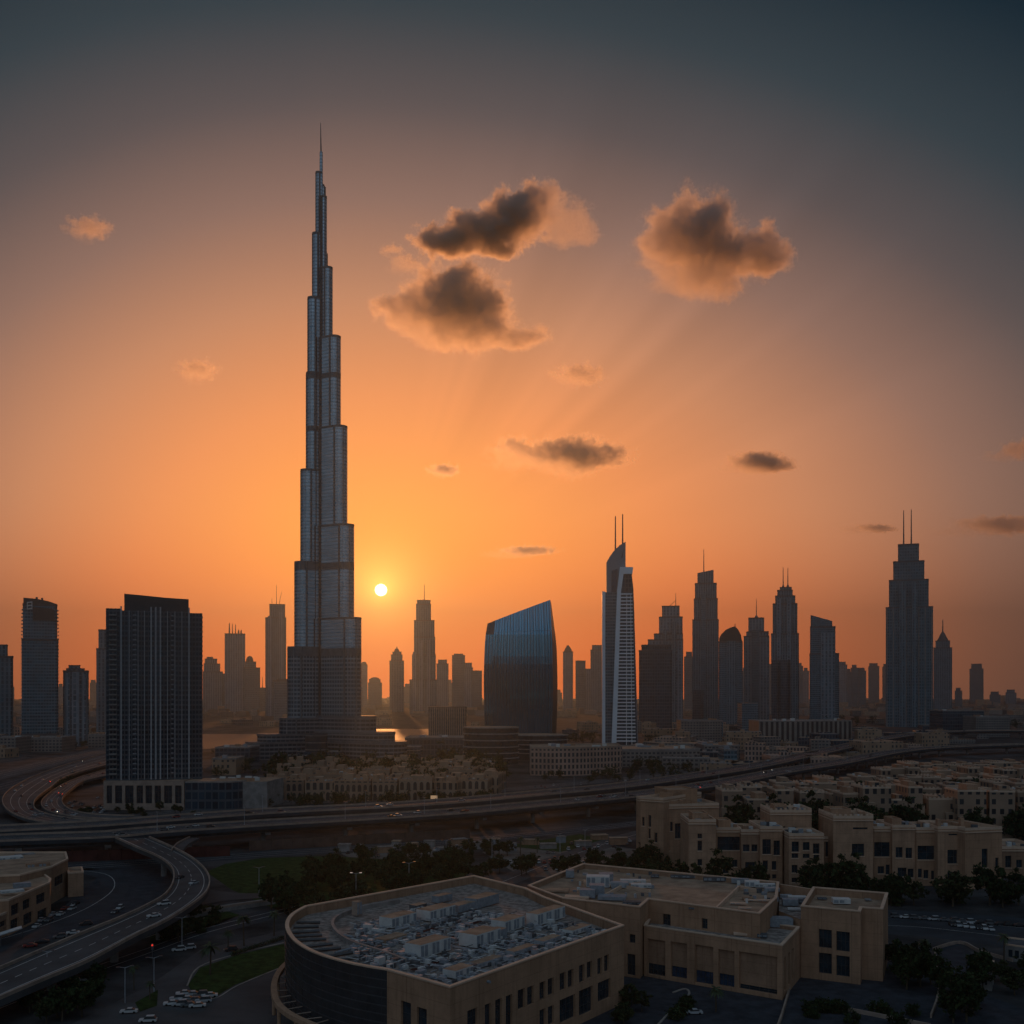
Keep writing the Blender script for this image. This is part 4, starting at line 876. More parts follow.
# ================================================================ villas on the right
def zz(ox, oy, s, rects): return [(ox + a / s, ox + b / s, oy + c / s, oy + e / s) for a, b, c, e in rects]
Z5 = lambda r: zz(630, 780, 5.12, r)
Z6 = lambda r: zz(820, 780, 5.02, r)
def townhouse(label, d, x0, x1, yt, rects, dep=26, skew=0., side=None, extras=(), m='beige', step=0., cornice=True, name='townhouse', side_rects=()):
    a, b = (wx(x0, d), d), (wx(x1, d + skew), d + skew)
    L = math.hypot(b[0] - a[0], b[1] - a[1]); nx, ny = -(b[1] - a[1]) / L, (b[0] - a[0]) / L
    c_, e_ = (b[0] + nx * dep, b[1] + ny * dep), (a[0] + nx * dep, a[1] + ny * dep); zt = wz(yt, d + skew / 2)
    t = thing(name, ((a[0] + b[0]) / 2, (a[1] + b[1]) / 2, 0), label, 'house', 'sand-coloured townhouses')
    mb = MB(); ops = wall(mb, a, b, 0, zt, [op_px(a, b, *r) for r in rects], 0, .7)
    sops = wall(mb, e_, a, 0, zt, [op_px(e_, a, *r) for r in side_rects], 0, .7)
    mb.quadw(b, c_, 0, zt); mb.quadw(c_, e_, 0, zt); P = [a, b, c_, e_]; mb.face([(p[0], p[1], zt) for p in P], 1); mb.build('wall', [M[m], M['roof_sand']], t)
    mb = MB(); parapet(mb, P, zt, 1.2, .4, 0, step)
    if cornice: parapet(mb, [(a[0] - nx * .4, a[1] - ny * .4), (b[0] - nx * .4, b[1] - ny * .4), c_, e_], zt - 1.1, .45, .6)
    mb.build('parapet', [M['coping']], t)  # paler tone: warm light along the roofline is put into the colour
    for (A_, B_, oo) in ((a, b, ops), (e_, a, sops)):
        for o in oo:
            mb = MB(); w, h_ = o[1] - o[0], o[3] - o[2]; pane(mb, A_, B_, o, .66, 0, 1, 2 if w > 2.2 else 1, 2 if h_ > 4 else 1, .16); w_ = mb.build('window', [M['glass'], M['frame']], t)
            if A_ is a and h_ > 2:
                tx, ty = (b[0] - a[0]) / L, (b[1] - a[1]) / L; mb = MB(); z_ = o[2]
                P4 = lambda u, v: (a[0] + tx * u + nx * v, a[1] + ty * u + ny * v)
                mb.prism([P4(o[0] - .2, -.3), P4(o[1] + .2, -.3), P4(o[1] + .2, .02), P4(o[0] - .2, .02)], z_ - .35, z_ - .02, 0, 0, True); mb.build('sill', [M['coping']], w_, org=t.location)
    for k in range(6):
        f, g_ = random.uniform(.08, .85), random.uniform(.12, .8); px_, py_ = a[0] + (b[0] - a[0]) * f + nx * dep * g_, a[1] + (b[1] - a[1]) * f + ny * dep * g_
        s_ = random.uniform(1.2, 3.2); mb = MB(); mb.box(px_, py_, zt, px_ + s_, py_ + s_ * .7, zt + random.uniform(.8, 2.2)); mb.build('rooftop_unit', [random.choice((M['white'], M['louvre'], M['beige2'], M['steel_d']))], t)
    for (fx0, fx1, fy0, fy1, hh) in extras:   # raised roof rooms
        mb = MB(); q_ = lambda f, g_: (a[0] + (b[0] - a[0]) * f + nx * dep * g_, a[1] + (b[1] - a[1]) * f + ny * dep * g_); Q = [q_(fx0, fy0), q_(fx1, fy0), q_(fx1, fy1), q_(fx0, fy1)]
        mb.prism(Q, zt, zt + hh, 0, 1); parapet(mb, Q, zt + hh, .8, .4, 0); mb.build('roof_room', [M[m], M['roof_sand']], t)
    return t
random.seed(3)
townhouse('large sandy townhouse at the left end, set back behind trees', 548, 664, 719, 806, Z5([(178, 196, 215, 262), (204, 219, 215, 262), (230, 262, 222, 300), (182, 205, 330, 362), (330, 350, 250, 290), (365, 385, 250, 290)]), 44, 6, extras=[(.2, .75, .25, .7, 6.5), (.0, .35, .0, .2, 2)])
townhouse('narrow front wing joined to the left of the large sandy townhouse', 552, 640.5, 663.6, 799.5, Z5([(62, 74, 190, 235), (95, 108, 180, 240), (95, 105, 250, 300), (125, 140, 270, 320)]), 40, -8, name='townhouse', extras=[(.3, .9, .3, .7, 2)])
townhouse('sandy corner tower house with two narrow stacked windows', 497, 688.6, 716, 822, Z5([(346, 369, 275, 300), (346, 369, 312, 362), (346, 370, 405, 438), (346, 370, 455, 475)]), 24, 0, m='beige3', extras=[(.25, .8, .3, .8, 2.5)])
townhouse('recessed sandy house with a dark long balcony opening', 503, 716.3, 741, 830, Z5([(448, 568, 290, 360), (473, 503, 403, 440), (522, 550, 408, 445), (475, 505, 455, 478)]), 22, 0, extras=[(.2, .7, .3, .8, 3)])
townhouse('sandy house with a shaded loggia beside two tall windows', 500, 741.3, 760, 832, Z5([(578, 612, 330, 366), (622, 652, 330, 366), (590, 640, 420, 470)]), 22, 0, m='beige2')
townhouse('sandy house with two very tall dark windows over two small ones', 498, 760.3, 782.5, 829, Z5([(678, 722, 303, 380), (735, 768, 310, 385), (680, 706, 412, 458), (726, 750, 415, 460), (700, 718, 483, 505), (728, 750, 483, 505)]), 24, 0)
townhouse('tall plain roof tower house with crenellated parapet and two tiny windows', 512, 770, 811.6, 812.5, Z5([(783, 796, 238, 260), (832, 855, 240, 272)]), 20, 0, m='beige3', step=2.2, extras=[(.2, .5, .4, .8, 2)])
townhouse('projecting sandy house with three columns of windows and small balconies', 490, 789, 824, 836, Z5([(828, 865, 315, 368), (885, 920, 318, 360), (937, 970, 325, 378), (828, 862, 376, 400), (885, 920, 378, 400), (940, 970, 380, 405), (828, 858, 435, 475), (880, 912, 438, 478), (935, 963, 443, 482), (828, 855, 500, 525), (878, 910, 502, 528), (935, 960, 505, 530)]), 20, 0, m='beige3')
townhouse('narrow recessed sandy link with one tall window', 504, 824.3, 833, 839, Z6([(28, 44, 310, 385), (28, 44, 440, 480)]), 18, 0, m='beige2')
townhouse('tall sandy tower house with a wide double window high on its face', 496, 833.3, 873.3, 818.5, Z6([(160, 222, 320, 382), (195, 220, 423, 460), (195, 225, 498, 545), (150, 172, 418, 460), (165, 240, 238, 248)]), 24, 0, m='beige3', step=2.4, extras=[(.1, .6, .4, .9, 2.5)])
townhouse('sandy house with dark corner loggia above a pergola', 502, 873.6, 892, 829, Z6([(272, 350, 312, 385), (290, 322, 433, 470), (330, 350, 425, 475), (290, 330, 500, 540)]), 22, 0)
townhouse('sandy house with a pair of arched upper windows', 500, 892.3, 916, 827.5, Z6([(380, 415, 337, 390), (430, 463, 340, 393), (390, 435, 440, 485), (440, 470, 445, 490), (400, 430, 520, 560)]), 22, 0, m='beige3', extras=[(.2, .6, .3, .8, 2.5)])
townhouse('sandy house with a wide shaded balcony and three windows below', 499, 916.3, 937.5, 830, Z6([(490, 585, 330, 400), (492, 512, 445, 490), (520, 545, 452, 495), (558, 582, 455, 500), (515, 550, 530, 580)]), 22, 0)
townhouse('plain sandy tower house with one framed double window and roof finials', 495, 937.8, 965, 829, Z6([(640, 705, 350, 420), (640, 665, 460, 500), (670, 700, 460, 500), (645, 720, 270, 278)]), 24, 0, m='beige3', extras=[(.0, .12, .0, .12, 3.5), (.85, .97, .0, .12, 4)])
townhouse('sandy corner house with a single tall narrow window and flared cornice', 490, 965.3, 1002, 830, Z6([(812, 842, 345, 440), (838, 865, 487, 545), (880, 897, 390, 445), (838, 862, 570, 600)]), 26, 5, extras=[(.1, .5, .3, .8, 1.6)])
townhouse('dim sandy house at the right picture edge behind the corner house', 525, 1001, 1042, 849, Z6([(930, 960, 380, 440), (985, 1015, 400, 440), (940, 970, 480, 520)]), 28, 0, m='beige2')
rowsv = [('row right behind the townhouses', 640, 722, 1044, 788, 801, 34), ('second row behind the townhouses', 725, 742, 1050, 782, 791, 34), ('third row behind the townhouses', 820, 820, 1050, 777, 784, 34), ('row before the lower road', 930, 880, 1050, 768, 775, 36), ('row beyond the lower road', 1080, 905, 1050, 763, 767, 40)]
for rn, d, xa, xb, y0, y1, dep in rowsv:
    x = xa; i = 0
    while x < xb:
        w = random.uniform(13, 30) * 640 / d; yt = random.uniform(y0, y1); dd = d + random.uniform(-14, 14)
        xx0, xx1 = wx(x, dd), wx(x + w, dd) - .4; h_ = max(11, wz(yt, dd)); rot = random.uniform(-.08, .08)
        t = thing('villa', ((xx0 + xx1) / 2, dd, 0), f'sandy villa, {ORDN[min(i, 19)]} from the left in the {rn}', 'villa', 'flat-roofed sandy villas in rows')
        mb = MB(); mb.box(xx0, dd, 0, xx1, dd + dep * .6, h_, 0, 1, rot); mb.build('wall', [random.choice((TW['sandwin'], TW['sandwin2'], TW['sandwin2'])), random.choice((M['roof_sand'], M['roof_grey']))], t)
        mb = MB(); parapet(mb, [(xx0, dd), (xx1, dd), (xx1, dd + dep * .6), (xx0, dd + dep * .6)] if abs(rot) < .001 else [(((xx0 + xx1) / 2) + (px_ - (xx0 + xx1) / 2) * math.cos(rot) - (py_ - dd - dep * .3) * math.sin(rot), dd + dep * .3 + (px_ - (xx0 + xx1) / 2) * math.sin(rot) + (py_ - dd - dep * .3) * math.cos(rot)) for px_, py_ in ((xx0, dd), (xx1, dd), (xx1, dd + dep * .6), (xx0, dd + dep * .6))], h_, 1.0, .4, 0, 2.6 if i % 3 == 0 else 0); mb.build('parapet', [M['coping']], t)  # parapet colour brightened to paint a warm-lit roof edge
        mb = MB(); ww = xx1 - xx0; f = random.uniform(.05, .5); mb.box(xx0 + ww * f, dd + 3, h_, xx0 + ww * (f + .4), dd + dep * .45, h_ + random.uniform(1.6, 4), 0, 1, rot); mb.build('roof_room', [random.choice((TW['sandwin'], M['beige2'], M['beige3'])), M['roof_sand']], t)
        if random.random() < .8:
            mb = MB(); f = random.choice((0, .62)); mb.box(xx0 + ww * f - .5, dd - random.uniform(2, 6), 0, xx0 + ww * (f + .38), dd + .5, h_ * random.uniform(.5, .8), 0, 1); mb.build('porch', [TW['sandwin'], M['roof_sand']], t)
        for _ in range(4):
            s_ = random.uniform(1.2, 2.6); px_, py_ = xx0 + ww * random.uniform(.05, .85), dd + dep * random.uniform(.05, .5); mb = MB(); mb.box(px_, py_, h_, px_ + s_, py_ + s_ * .8, h_ + random.uniform(.8, 1.8)); mb.build('rooftop_unit', [random.choice((M['white'], M['louvre'], M['steel_d'], M['coping']))], t)
        x += w + random.choice((0, 0, 1, 4)); i += 1

# ================================================================ front hotel: round-ended wing
ZT = 22.
def gq(px, py, z=ZT): return gp(px, py, z)
def coping(mb, P, z, w=.8, h_=.35, closed=True):
    A = [Vector((x, y, z)) for x, y in P]; 
    if closed: A = A + [A[0]]
    n = len(A); I, O = [], []
    for i in range(n):
        a = A[(i - 1) % (n - 1)] if closed else A[max(i - 1, 0)]; b = A[(i + 1) % (n - 1)] if closed else A[min(i + 1, n - 1)]
        p = A[i]; t0 = (p - a).normalized() if (p - a).length else (b - p).normalized(); t1 = (b - p).normalized() if (b - p).length else t0
        bis = (Vector((-t0.y, t0.x, 0)) + Vector((-t1.y, t1.x, 0))); bis = bis.normalized() if bis.length > .01 else Vector((-t0.y, t0.x, 0))
        k = min(2.2, 1 / max(.3, bis.dot(Vector((-t0.y, t0.x, 0)))))
        O.append(p - bis * .12 * k); I.append(p + bis * w * k)
    strip(mb, O, I, 0, h_); return [(v.x, v.y) for v in I]
pA, pB, pE, pC1, pC = gq(450, 988), gq(624, 926), gq(545, 897.5), gq(526, 888.5), gq(474, 876)
arc = smooth([(*gq(x, y), 0) for x, y in [(305, 906.5), (292, 914), (286, 922.5), (287, 932), (296, 943), (316, 954), (350, 964), (387, 970.5)]], 5)
ARC = [(v.x, v.y) for v in arc]
poly = [pA, pB, pE, pC1, pC] + ARC
t = HT = thing('hotel_wing', (-5, 300, 0), 'sandy hotel wing with a dark rounded glass end and a roof crowded with machinery', 'hotel')
zf = ZT - 2.4
def ZA(r): return zz(440, 870, 5.12, r)
up = ZA([(398, 435, 610, 710), (447, 480, 595, 690), (510, 540, 572, 662), (552, 583, 553, 640), (613, 645, 525, 615), (655, 684, 510, 600), (712, 740, 485, 575), (752, 780, 468, 553), (806, 830, 450, 535), (841, 866, 435, 520), (140, 192, 712, 800), (230, 262, 684, 800), (283, 318, 660, 800), (337, 371, 640, 800), (510, 541, 712, 800), (553, 584, 695, 790), (613, 692, 650, 770), (712, 782, 605, 735), (808, 873, 565, 665)])
mb = MB(); oAB = wall(mb, pA, pB, 0, ZT, [op_px(pA, pB, *r) for r in up], 0, .8)
dn = zz(280, 870, 5.69, [(688, 745, 750, 890), (778, 835, 785, 960)])
oDA = wall(mb, ARC[-1], pA, 0, ZT, [op_px(ARC[-1], pA, *r) for r in dn], 0, .8)
for p, q_ in ((pB, pE), (pE, pC1), (pC1, pC), (pC, ARC[0])): mb.quadw(p, q_, 0, ZT)
mb.build('wall', [M['beige']], t)
for (a, b, oo) in ((pA, pB, oAB), (ARC[-1], pA, oDA)):
    for i, o in enumerate(oo): mb = MB(); big = o[1] - o[0] > 3.8; pane(mb, a, b, o, .75, 0, 1, 4 if big else 1, 3 if o[3] - o[2] > 6 else 2, .14); mb.build('window', [M['glass'], M['frame']], t)
mb = MB(); u = 0.
for i in range(len(ARC) - 1): u = mb.quadw(ARC[i], ARC[i + 1], 0, ZT, 0, u)
cw = mb.build('curved_glass_wall', [M['darkclad']], t)
for z in [3 + 2.05 * k for k in range(9)]:
    mb = MB(); A = [Vector((x, y, z)) for x, y in ARC]; strip(mb, offset(A, -.22), offset(A, .05), 0, .28); mb.build('glazing_band', [M['darkband']], cw, org=t.location)
mb = MB()
for i in range(0, len(ARC) - 1, 2):
    x, y = ARC[i]; mb.tube((x, y, .5), (x, y, ZT - .2), .12, n=4, cap=False)
mb.build('mullion', [M['frame']], cw, org=t.location)
mb = MB(); inner = coping(mb, poly, ZT, 1.0, .35); mb.build('coping', [M['coping']], t)
mb = MB(); n = len(inner)
for i in range(n): mb.quadw(inner[(i + 1) % n], inner[i], zf, ZT + .02)
mb.face([(x, y, zf) for x, y in inner], 1); mb.build('roof', [M['beige2'], M['roof_grey']], t)
# raised inner roof drum edge that follows the curve
rim = smooth([(*gp(x, y, zf), zf) for x, y in [(398, 903), (360, 910), (338, 918), (331, 926), (336, 936), (352, 946), (380, 955), (404, 964)]], 5)
mb = MB(); strip(mb, rim, offset(rim, .9), 0, 1.3); mb.build('roof_kerb', [M['concrete']], t)
mb = MB(); rr = [Vector((p.x, p.y, p.z)) for p in rim]
for i in range(14, len(rr) - 1, 2):   # slotted shading fins between the rim and the curved wall
    p = rr[i]; q_ = min(inner, key=lambda c: (c[0] - p.x) ** 2 + (c[1] - p.y) ** 2); v = Vector((q_[0], q_[1], p.z)) - p
    a = p + v * .3; b = p + v * .92; mb.tube((a.x, a.y, zf + .5), (b.x, b.y, zf + .5), .4, .4, 4)
mb.build('shading_fin', [M['concrete_dark']], t)
NPART = [0]
def rp_(px, py): return gp(px, py, zf)
def box_unit(par, px, py, w, dp, h_, m, rot, z=zf, top=None, name='air_handler', legs=True, detail=True):
    x, y = gp(px, py, z); mb = MB(); z0 = z + (.35 if legs else 0)
    mb.box(x - w / 2, y - dp / 2, z0, x + w / 2, y + dp / 2, z + h_, 0, 1, rot, True)
    c_, s_ = math.cos(rot), math.sin(rot); R_ = lambda a, b: (x + a * c_ - b * s_, y + a * s_ + b * c_)
    if detail:
        n = max(2, int(w / 1.4))
        for i in range(n):        # panel seams and louvres, proud of the casing
            a0 = -w / 2 + w * (i + .12) / n; a1 = -w / 2 + w * (i + .88) / n
            p, q_ = R_(a0, -dp / 2 - .05), R_(a1, -dp / 2 - .05); p2, q2 = R_(a0, -dp / 2), R_(a1, -dp / 2)
            if i % 3 != 2: mb.prism([p, q_, q2, p2], z0 + .3, z + h_ - .35, 2, 2, True)
        for i in range(max(1, int(w / 3)) if legs == 2 else 0):
            cx_, cy_ = R_(-w / 2 + w * (i + .5) / max(1, int(w / 3)), 0); mb.tube((cx_, cy_, z + h_), (cx_, cy_, z + h_ + .35), min(.8, dp * .3), n=8, mat=3)
    o = mb.build(name, [M[m], M[top or m], M['louvre'], M['steel_d']], par); NPART[0] += 1; return o
random.seed(9)
ang_AB = math.atan2(pB[1] - pA[1], pB[0] - pA[0])
big = [(398, 922, 11, 5, 3.2, 'white'), (436, 915, 12, 5.5, 3.4, 'white'), (463, 908, 9, 4, 2.6, 'louvre'), (482, 903, 12, 5, 3.4, 'louvre'), (428, 951, 12, 5.5, 3.8, 'white'), (480, 941, 11, 6, 3.8, 'white'), (508, 927, 10, 5, 3.6, 'white'), (498, 936, 4, 3.5, 3, 'louvre'), (546, 919, 15, 4, 3.8, 'white'), (458, 973, 7, 4, 2.2, 'white'), (486, 962, 10, 3, 1.5, 'steel'), (521, 950, 10, 3, 1.5, 'steel'), (548, 940, 9, 3, 1.5, 'steel'), (577, 930, 10, 3.5, 1.8, 'white'), (391, 938, 9, 4, 1.4, 'roof_sand'), (442, 899, 7, 3, 2.5, 'louvre'), (418, 906, 5, 3, 1.6, 'steel_d'), (357, 913, 2.2, 2.2, 4.6, 'concrete_warm')]
for (x, y, w, dp, h_, m) in big: box_unit(t, x, y + 3, w, dp, h_, m, ang_AB + random.uniform(-.03, .03), top='roof_sand')
mb = MB(); mb2 = MB(); mb3 = MB(); q5 = 0
while q5 < 48:       # small fans, tanks and cabinets
    f, g_ = random.random(), random.random(); x = pA[0] + (pB[0] - pA[0]) * f; y = pA[1] + (pB[1] - pA[1]) * f; x, y = x - .817 * g_ * 70 + 2, y + .576 * g_ * 70
    pxl = CX + x / y * F; pyl = HY + (H - zf) / y * F
    if not (345 < pxl < 615 and 886 < pyl < 985): continue
    # inside the roof only
    ins = False; j = n - 1
    for i in range(n):
        if (inner[i][1] > y) != (inner[j][1] > y) and x < (inner[j][0] - inner[i][0]) * (y - inner[i][1]) / (inner[j][1] - inner[i][1]) + inner[i][0]: ins = not ins
        j = i
    if not ins: continue
    q5 += 1; k = random.random(); mm = MB()
    if k < .35:
        mm.tube((x, y, zf), (x, y, zf + random.uniform(.8, 1.6)), random.uniform(.6, 1.1), n=10); mm.tube((x, y, zf + 1.6), (x, y, zf + 1.9), .7, n=8); mm.build('extract_fan', [M[random.choice(('steel', 'steel_d', 'louvre'))]], t)
    elif k < .75:
        w = random.uniform(1.2, 2.8); r_ = ang_AB + random.choice((0, 1.5708)); mm.box(x - w / 2, y - .8, zf + .25, x + w / 2, y + .8, zf + random.uniform(1.1, 2), rot=r_, bottom=True); mm.box(x - w / 2 + .2, y - .88, zf, x + w / 2 - .2, y + .7, zf + .25, rot=r_); mm.build('condenser', [M[random.choice(('white', 'louvre', 'steel', 'steel_d'))]], t)
    else:
        L = random.uniform(5, 12); r_ = ang_AB + random.choice((0, 1.5708)); dx_, dy_ = math.cos(r_) * L / 2, math.sin(r_) * L / 2
        mm.tube((x - dx_, y - dy_, zf + .8), (x + dx_, y + dy_, zf + .8), .35, n=8)
        for s_ in (-.8, 0, .8): mm.tube((x + dx_ * s_, y + dy_ * s_, zf), (x + dx_ * s_, y + dy_ * s_, zf + .8), .1, n=4)
        mm.build('duct', [M[random.choice(('steel', 'louvre'))]], t)
for k in range(22):   # pipe runs along the roof, with cross links
    f = random.uniform(.05, .9); g_ = random.uniform(.06, .8); x = pA[0] + (pB[0] - pA[0]) * f - .817 * g_ * 60; y = pA[1] + (pB[1] - pA[1]) * f + .576 * g_ * 60
    L = random.uniform(6, 16); r_ = ang_AB + (1.5708 if k % 3 == 0 else 0); mm = MB()
    for o_ in (0, .5, 1.0): mm.tube((x - math.sin(r_) * o_, y + math.cos(r_) * o_, zf + .3), (x - math.sin(r_) * o_ + math.cos(r_) * L, y + math.cos(r_) * o_ + math.sin(r_) * L, zf + .3), .13, n=5)
    e_ = (x + math.cos(r_) * L, y + math.sin(r_) * L); pxl = CX + e_[0] / e_[1] * F
    if CX + x / y * F > 350 and pxl < 600: mm.build('pipe_run', [M[random.choice(('steel', 'steel_d', 'rust'))]], t)
mb = MB(); rnd = random.Random(77); cnt = 0   # uncountable small pipework and cable trays
while cnt < 1500:
    f, g_ = rnd.random(), rnd.random(); x = pA[0] + (pB[0] - pA[0]) * f - .817 * g_ * 72 + 2; y = pA[1] + (pB[1] - pA[1]) * f + .576 * g_ * 72
    if not ((CX + x / y * F > 352)): continue
    ins = False; j = n - 1
    for i in range(n):
        if (inner[i][1] > y) != (inner[j][1] > y) and x < (inner[j][0] - inner[i][0]) * (y - inner[i][1]) / (inner[j][1] - inner[i][1]) + inner[i][0]: ins = not ins
        j = i
    if not ins: continue
    cnt += 1; k = rnd.random(); s_ = rnd.uniform(.25, 1.1); r_ = ang_AB + (1.5708 if rnd.random() < .5 else 0)
    if k < .6: mb.box(x - s_, y - s_ * .5, zf, x + s_, y + s_ * .5, zf + rnd.uniform(.3, 1.3), rnd.randint(0, 3), rot=r_)
    else:
        L = rnd.uniform(1, 5); h_ = rnd.uniform(.2, 1.1); mb.tube((x, y, zf + h_), (x + math.cos(r_) * L, y + math.sin(r_) * L, zf + h_), .11, n=4, mat=rnd.randint(0, 3))
o = mb.build('roof_pipework', [M['steel'], M['steel_d'], M['louvre'], M['white']], t); o['kind'] = 'stuff'
# curved canopy ring at the foot of the glass end
ring = smooth([(*gp(x, y, 7), 7) for x, y in [(292, 958), (281, 966), (273, 978), (271, 992), (276, 1005), (290, 1016), (312, 1026), (345, 1040)]], 6)
t2 = thing('entrance_canopy', (ring[10].x, ring[10].y, 0), 'curved sandy canopy ring wrapping the foot of the rounded glass hotel end', 'canopy')
mb = MB(); strip(mb, ring, offset(ring, 1.6), -.9, .3); mb.build('ring_beam', [M['beige3']], t2)
mb = MB(); I_ = offset(ring, 1.6)
for i in range(2, len(ring) - 1, 3):
    p = ring[i]; q_ = min(ARC, key=lambda c: (c[0] - p.x) ** 2 + (c[1] - p.y) ** 2); a = I_[i]; mb.tube((a.x, a.y, 6.6), (q_[0], q_[1], 6.6), .18, n=4)
mb.build('rafter', [M['concrete_warm']], t2)
for i in range(3, len(ring) - 1, 7): mb = MB(); p = ring[i].lerp(I_[i], .5); mb.tube((p.x, p.y, 0), (p.x, p.y, 6.1), .5, n=10); mb.build('column', [M['beige3']], t2)

# ================================================================ second hotel building, lower front arcade, right block
t = thing('hotel_main_building', (45, 370, 0), 'broad sandy hotel building with a wide pale roof terrace behind the machinery wing', 'hotel')
Q = [(528, 886), (562, 898.5), (640, 907.5), (649, 899.5), (760, 914), (777, 898), (779, 882.5), (583, 864)]
QP = [gp(*p, ZT) for p in Q]
wl = zz(520, 740, 3.792, [(415, 437, 737, 770), (406, 437, 812, 892)])
w2 = zz(520, 740, 3.792, [(541, 571, 660, 705), (689, 711, 677, 716)])
mb = MB(); alln = []
for i in range(len(QP)):
    a, b = QP[i], QP[(i + 1) % len(QP)]
    rr_ = wl if i == 1 else w2 if i == 3 else []
    oo = wall(mb, a, b, 0, ZT, [op_px(a, b, *r) for r in rr_], 0, .7); alln += [(a, b, o) for o in oo]
mb.build('wall', [M['beige']], t)
for a, b, o in alln: mb = MB(); pane(mb, a, b, o, .65, 0, 1, 2, 2, .14); mb.build('window', [M['blueglass'] if o[2] > 12 and o[1] - o[0] > 4 else M['glass'], M['frame']], t)
mb = MB(); inn2 = coping(mb, QP, ZT, .8, .35); mb.build('coping', [M['coping']], t)
zr = ZT - 1.6; mb = MB(); nn_ = len(inn2)
for i in range(nn_): mb.quadw(inn2[(i + 1) % nn_], inn2[i], zr, ZT + .02)
mb.face([(x, y, zr) for x, y in inn2], 1); mb.build('roof', [M['beige2'], M['roof_sand']], t)
for (xa, ya, xb, yb) in ((601, 900, 622, 888), (622, 888, 650, 893), (650, 883, 622, 888), (716, 911, 739, 889), (739, 889, 760, 893)):   # low roof dividing walls
    a, b = gp(xa, ya, zr), gp(xb, yb, zr); r_ = math.atan2(b[1] - a[1], b[0] - a[0]); L = math.hypot(b[0] - a[0], b[1] - a[1]); c = ((a[0] + b[0]) / 2, (a[1] + b[1]) / 2)
    mb = MB(); mb.box(c[0] - L / 2, c[1] - .3, zr, c[0] + L / 2, c[1] + .3, zr + 1.2, rot=r_); mb.build('roof_divider', [M['coping']], t)
random.seed(14)
for (x, y, w, dp, h_, m) in [(588, 896, 5, 4, 3, 'louvre'), (597, 893, 5, 5, 3.6, 'louvre'), (598, 885, 8, 5, 4, 'white'), (606, 880, 5, 4, 3.2, 'louvre'), (577, 897, 8, 4, 1, 'coping'), (620, 886, 6, 3, 2.2, 'steel'), (633, 882, 9, 3, 1.6, 'white'), (641, 886, 7, 3, 1.5, 'white'), (612, 898, 9, 5, 1.5, 'louvre'), (632, 903, 6, 3, 1.2, 'steel_d'), (556, 890, 9, 5, 1, 'roof_sand'), (570, 876, 3, 3, 3, 'louvre'), (655, 876, 3, 2, 1.3, 'steel_d'), (690, 877, 14, 1, 1.4, 'steel_d'), (716, 880, 9, 1.4, 1.8, 'steel_d'), (740, 882, 6, 2, 2, 'louvre'), (752, 885, 5, 3, 2.2, 'white'), (765, 886, 7, 2, 1.6, 'white'), (772, 890, 5, 2, 1.5, 'steel'), (748, 898, 4, 2, 1, 'roof_sand'), (760, 900, 10, 1.5, .8, 'coping'), (738, 903, 5, 2, .8, 'coping'), (692, 908, 2, 1.5, .9, 'steel_d'), (745, 908, 4, 1.5, .9, 'coping')]:
    box_unit(t, x, y + 2, w, dp, h_, m, ang_AB * .0 - .12 + random.uniform(-.1, .1), z=zr, name='rooftop_unit')
for k in range(30):
    x, y = gp(random.uniform(560, 650), random.uniform(872, 900), zr); mm = MB(); s_ = random.uniform(.6, 1.8); mm.box(x, y, zr, x + s_, y + s_ * .7, zr + random.uniform(.5, 1.5), rot=random.uniform(-.3, .3)); mm.build('vent_box', [M[random.choice(('white', 'steel', 'steel_d', 'louvre', 'coping'))]], t)
for k in range(18):
    x, y = gp(random.uniform(728, 776), random.uniform(884, 904), zr); mm = MB(); s_ = random.uniform(.6, 1.8); mm.box(x, y, zr, x + s_, y + s_ * .7, zr + random.uniform(.5, 1.7), rot=random.uniform(-.3, .3)); mm.build('vent_box', [M[random.choice(('white', 'steel', 'steel_d', 'louvre'))]], t)
# link between the terrace roof and the end block
LQ = [gp(779, 899, ZT), gp(800.5, 907, ZT), gp(812.5, 888.2, ZT), gp(779.6, 883.2, ZT)]; zk = 18.2
mb = MB(); mb.prism(LQ, 0, zk, 0, 1); mb.build('link_block', [M['beige'], M['roof_grey']], t)
mb = MB(); a, b = LQ[2], LQ[3]; mb.quadw(a, b, zk, ZT - .2); mb.prism([a, b, (b[0] - .1, b[1] - .9), (a[0] - .3, a[1] - .9)], zk, ZT - .2, 0, 1); mb.build('link_parapet', [M['beige'], M['coping']], t)
for (x, y, w, dp, h_, m) in [(790, 900, 5, 3, 2.4, 'louvre'), (797, 896, 6, 3, 2, 'white'), (786, 893, 4, 2, 1.5, 'steel'), (803, 898, 3, 2, 1.6, 'steel_d'), (794, 905, 4, 1.4, 1, 'white')]: box_unit(t, x, y + 6, w, dp, h_, m, -.12, z=zk, name='rooftop_unit')
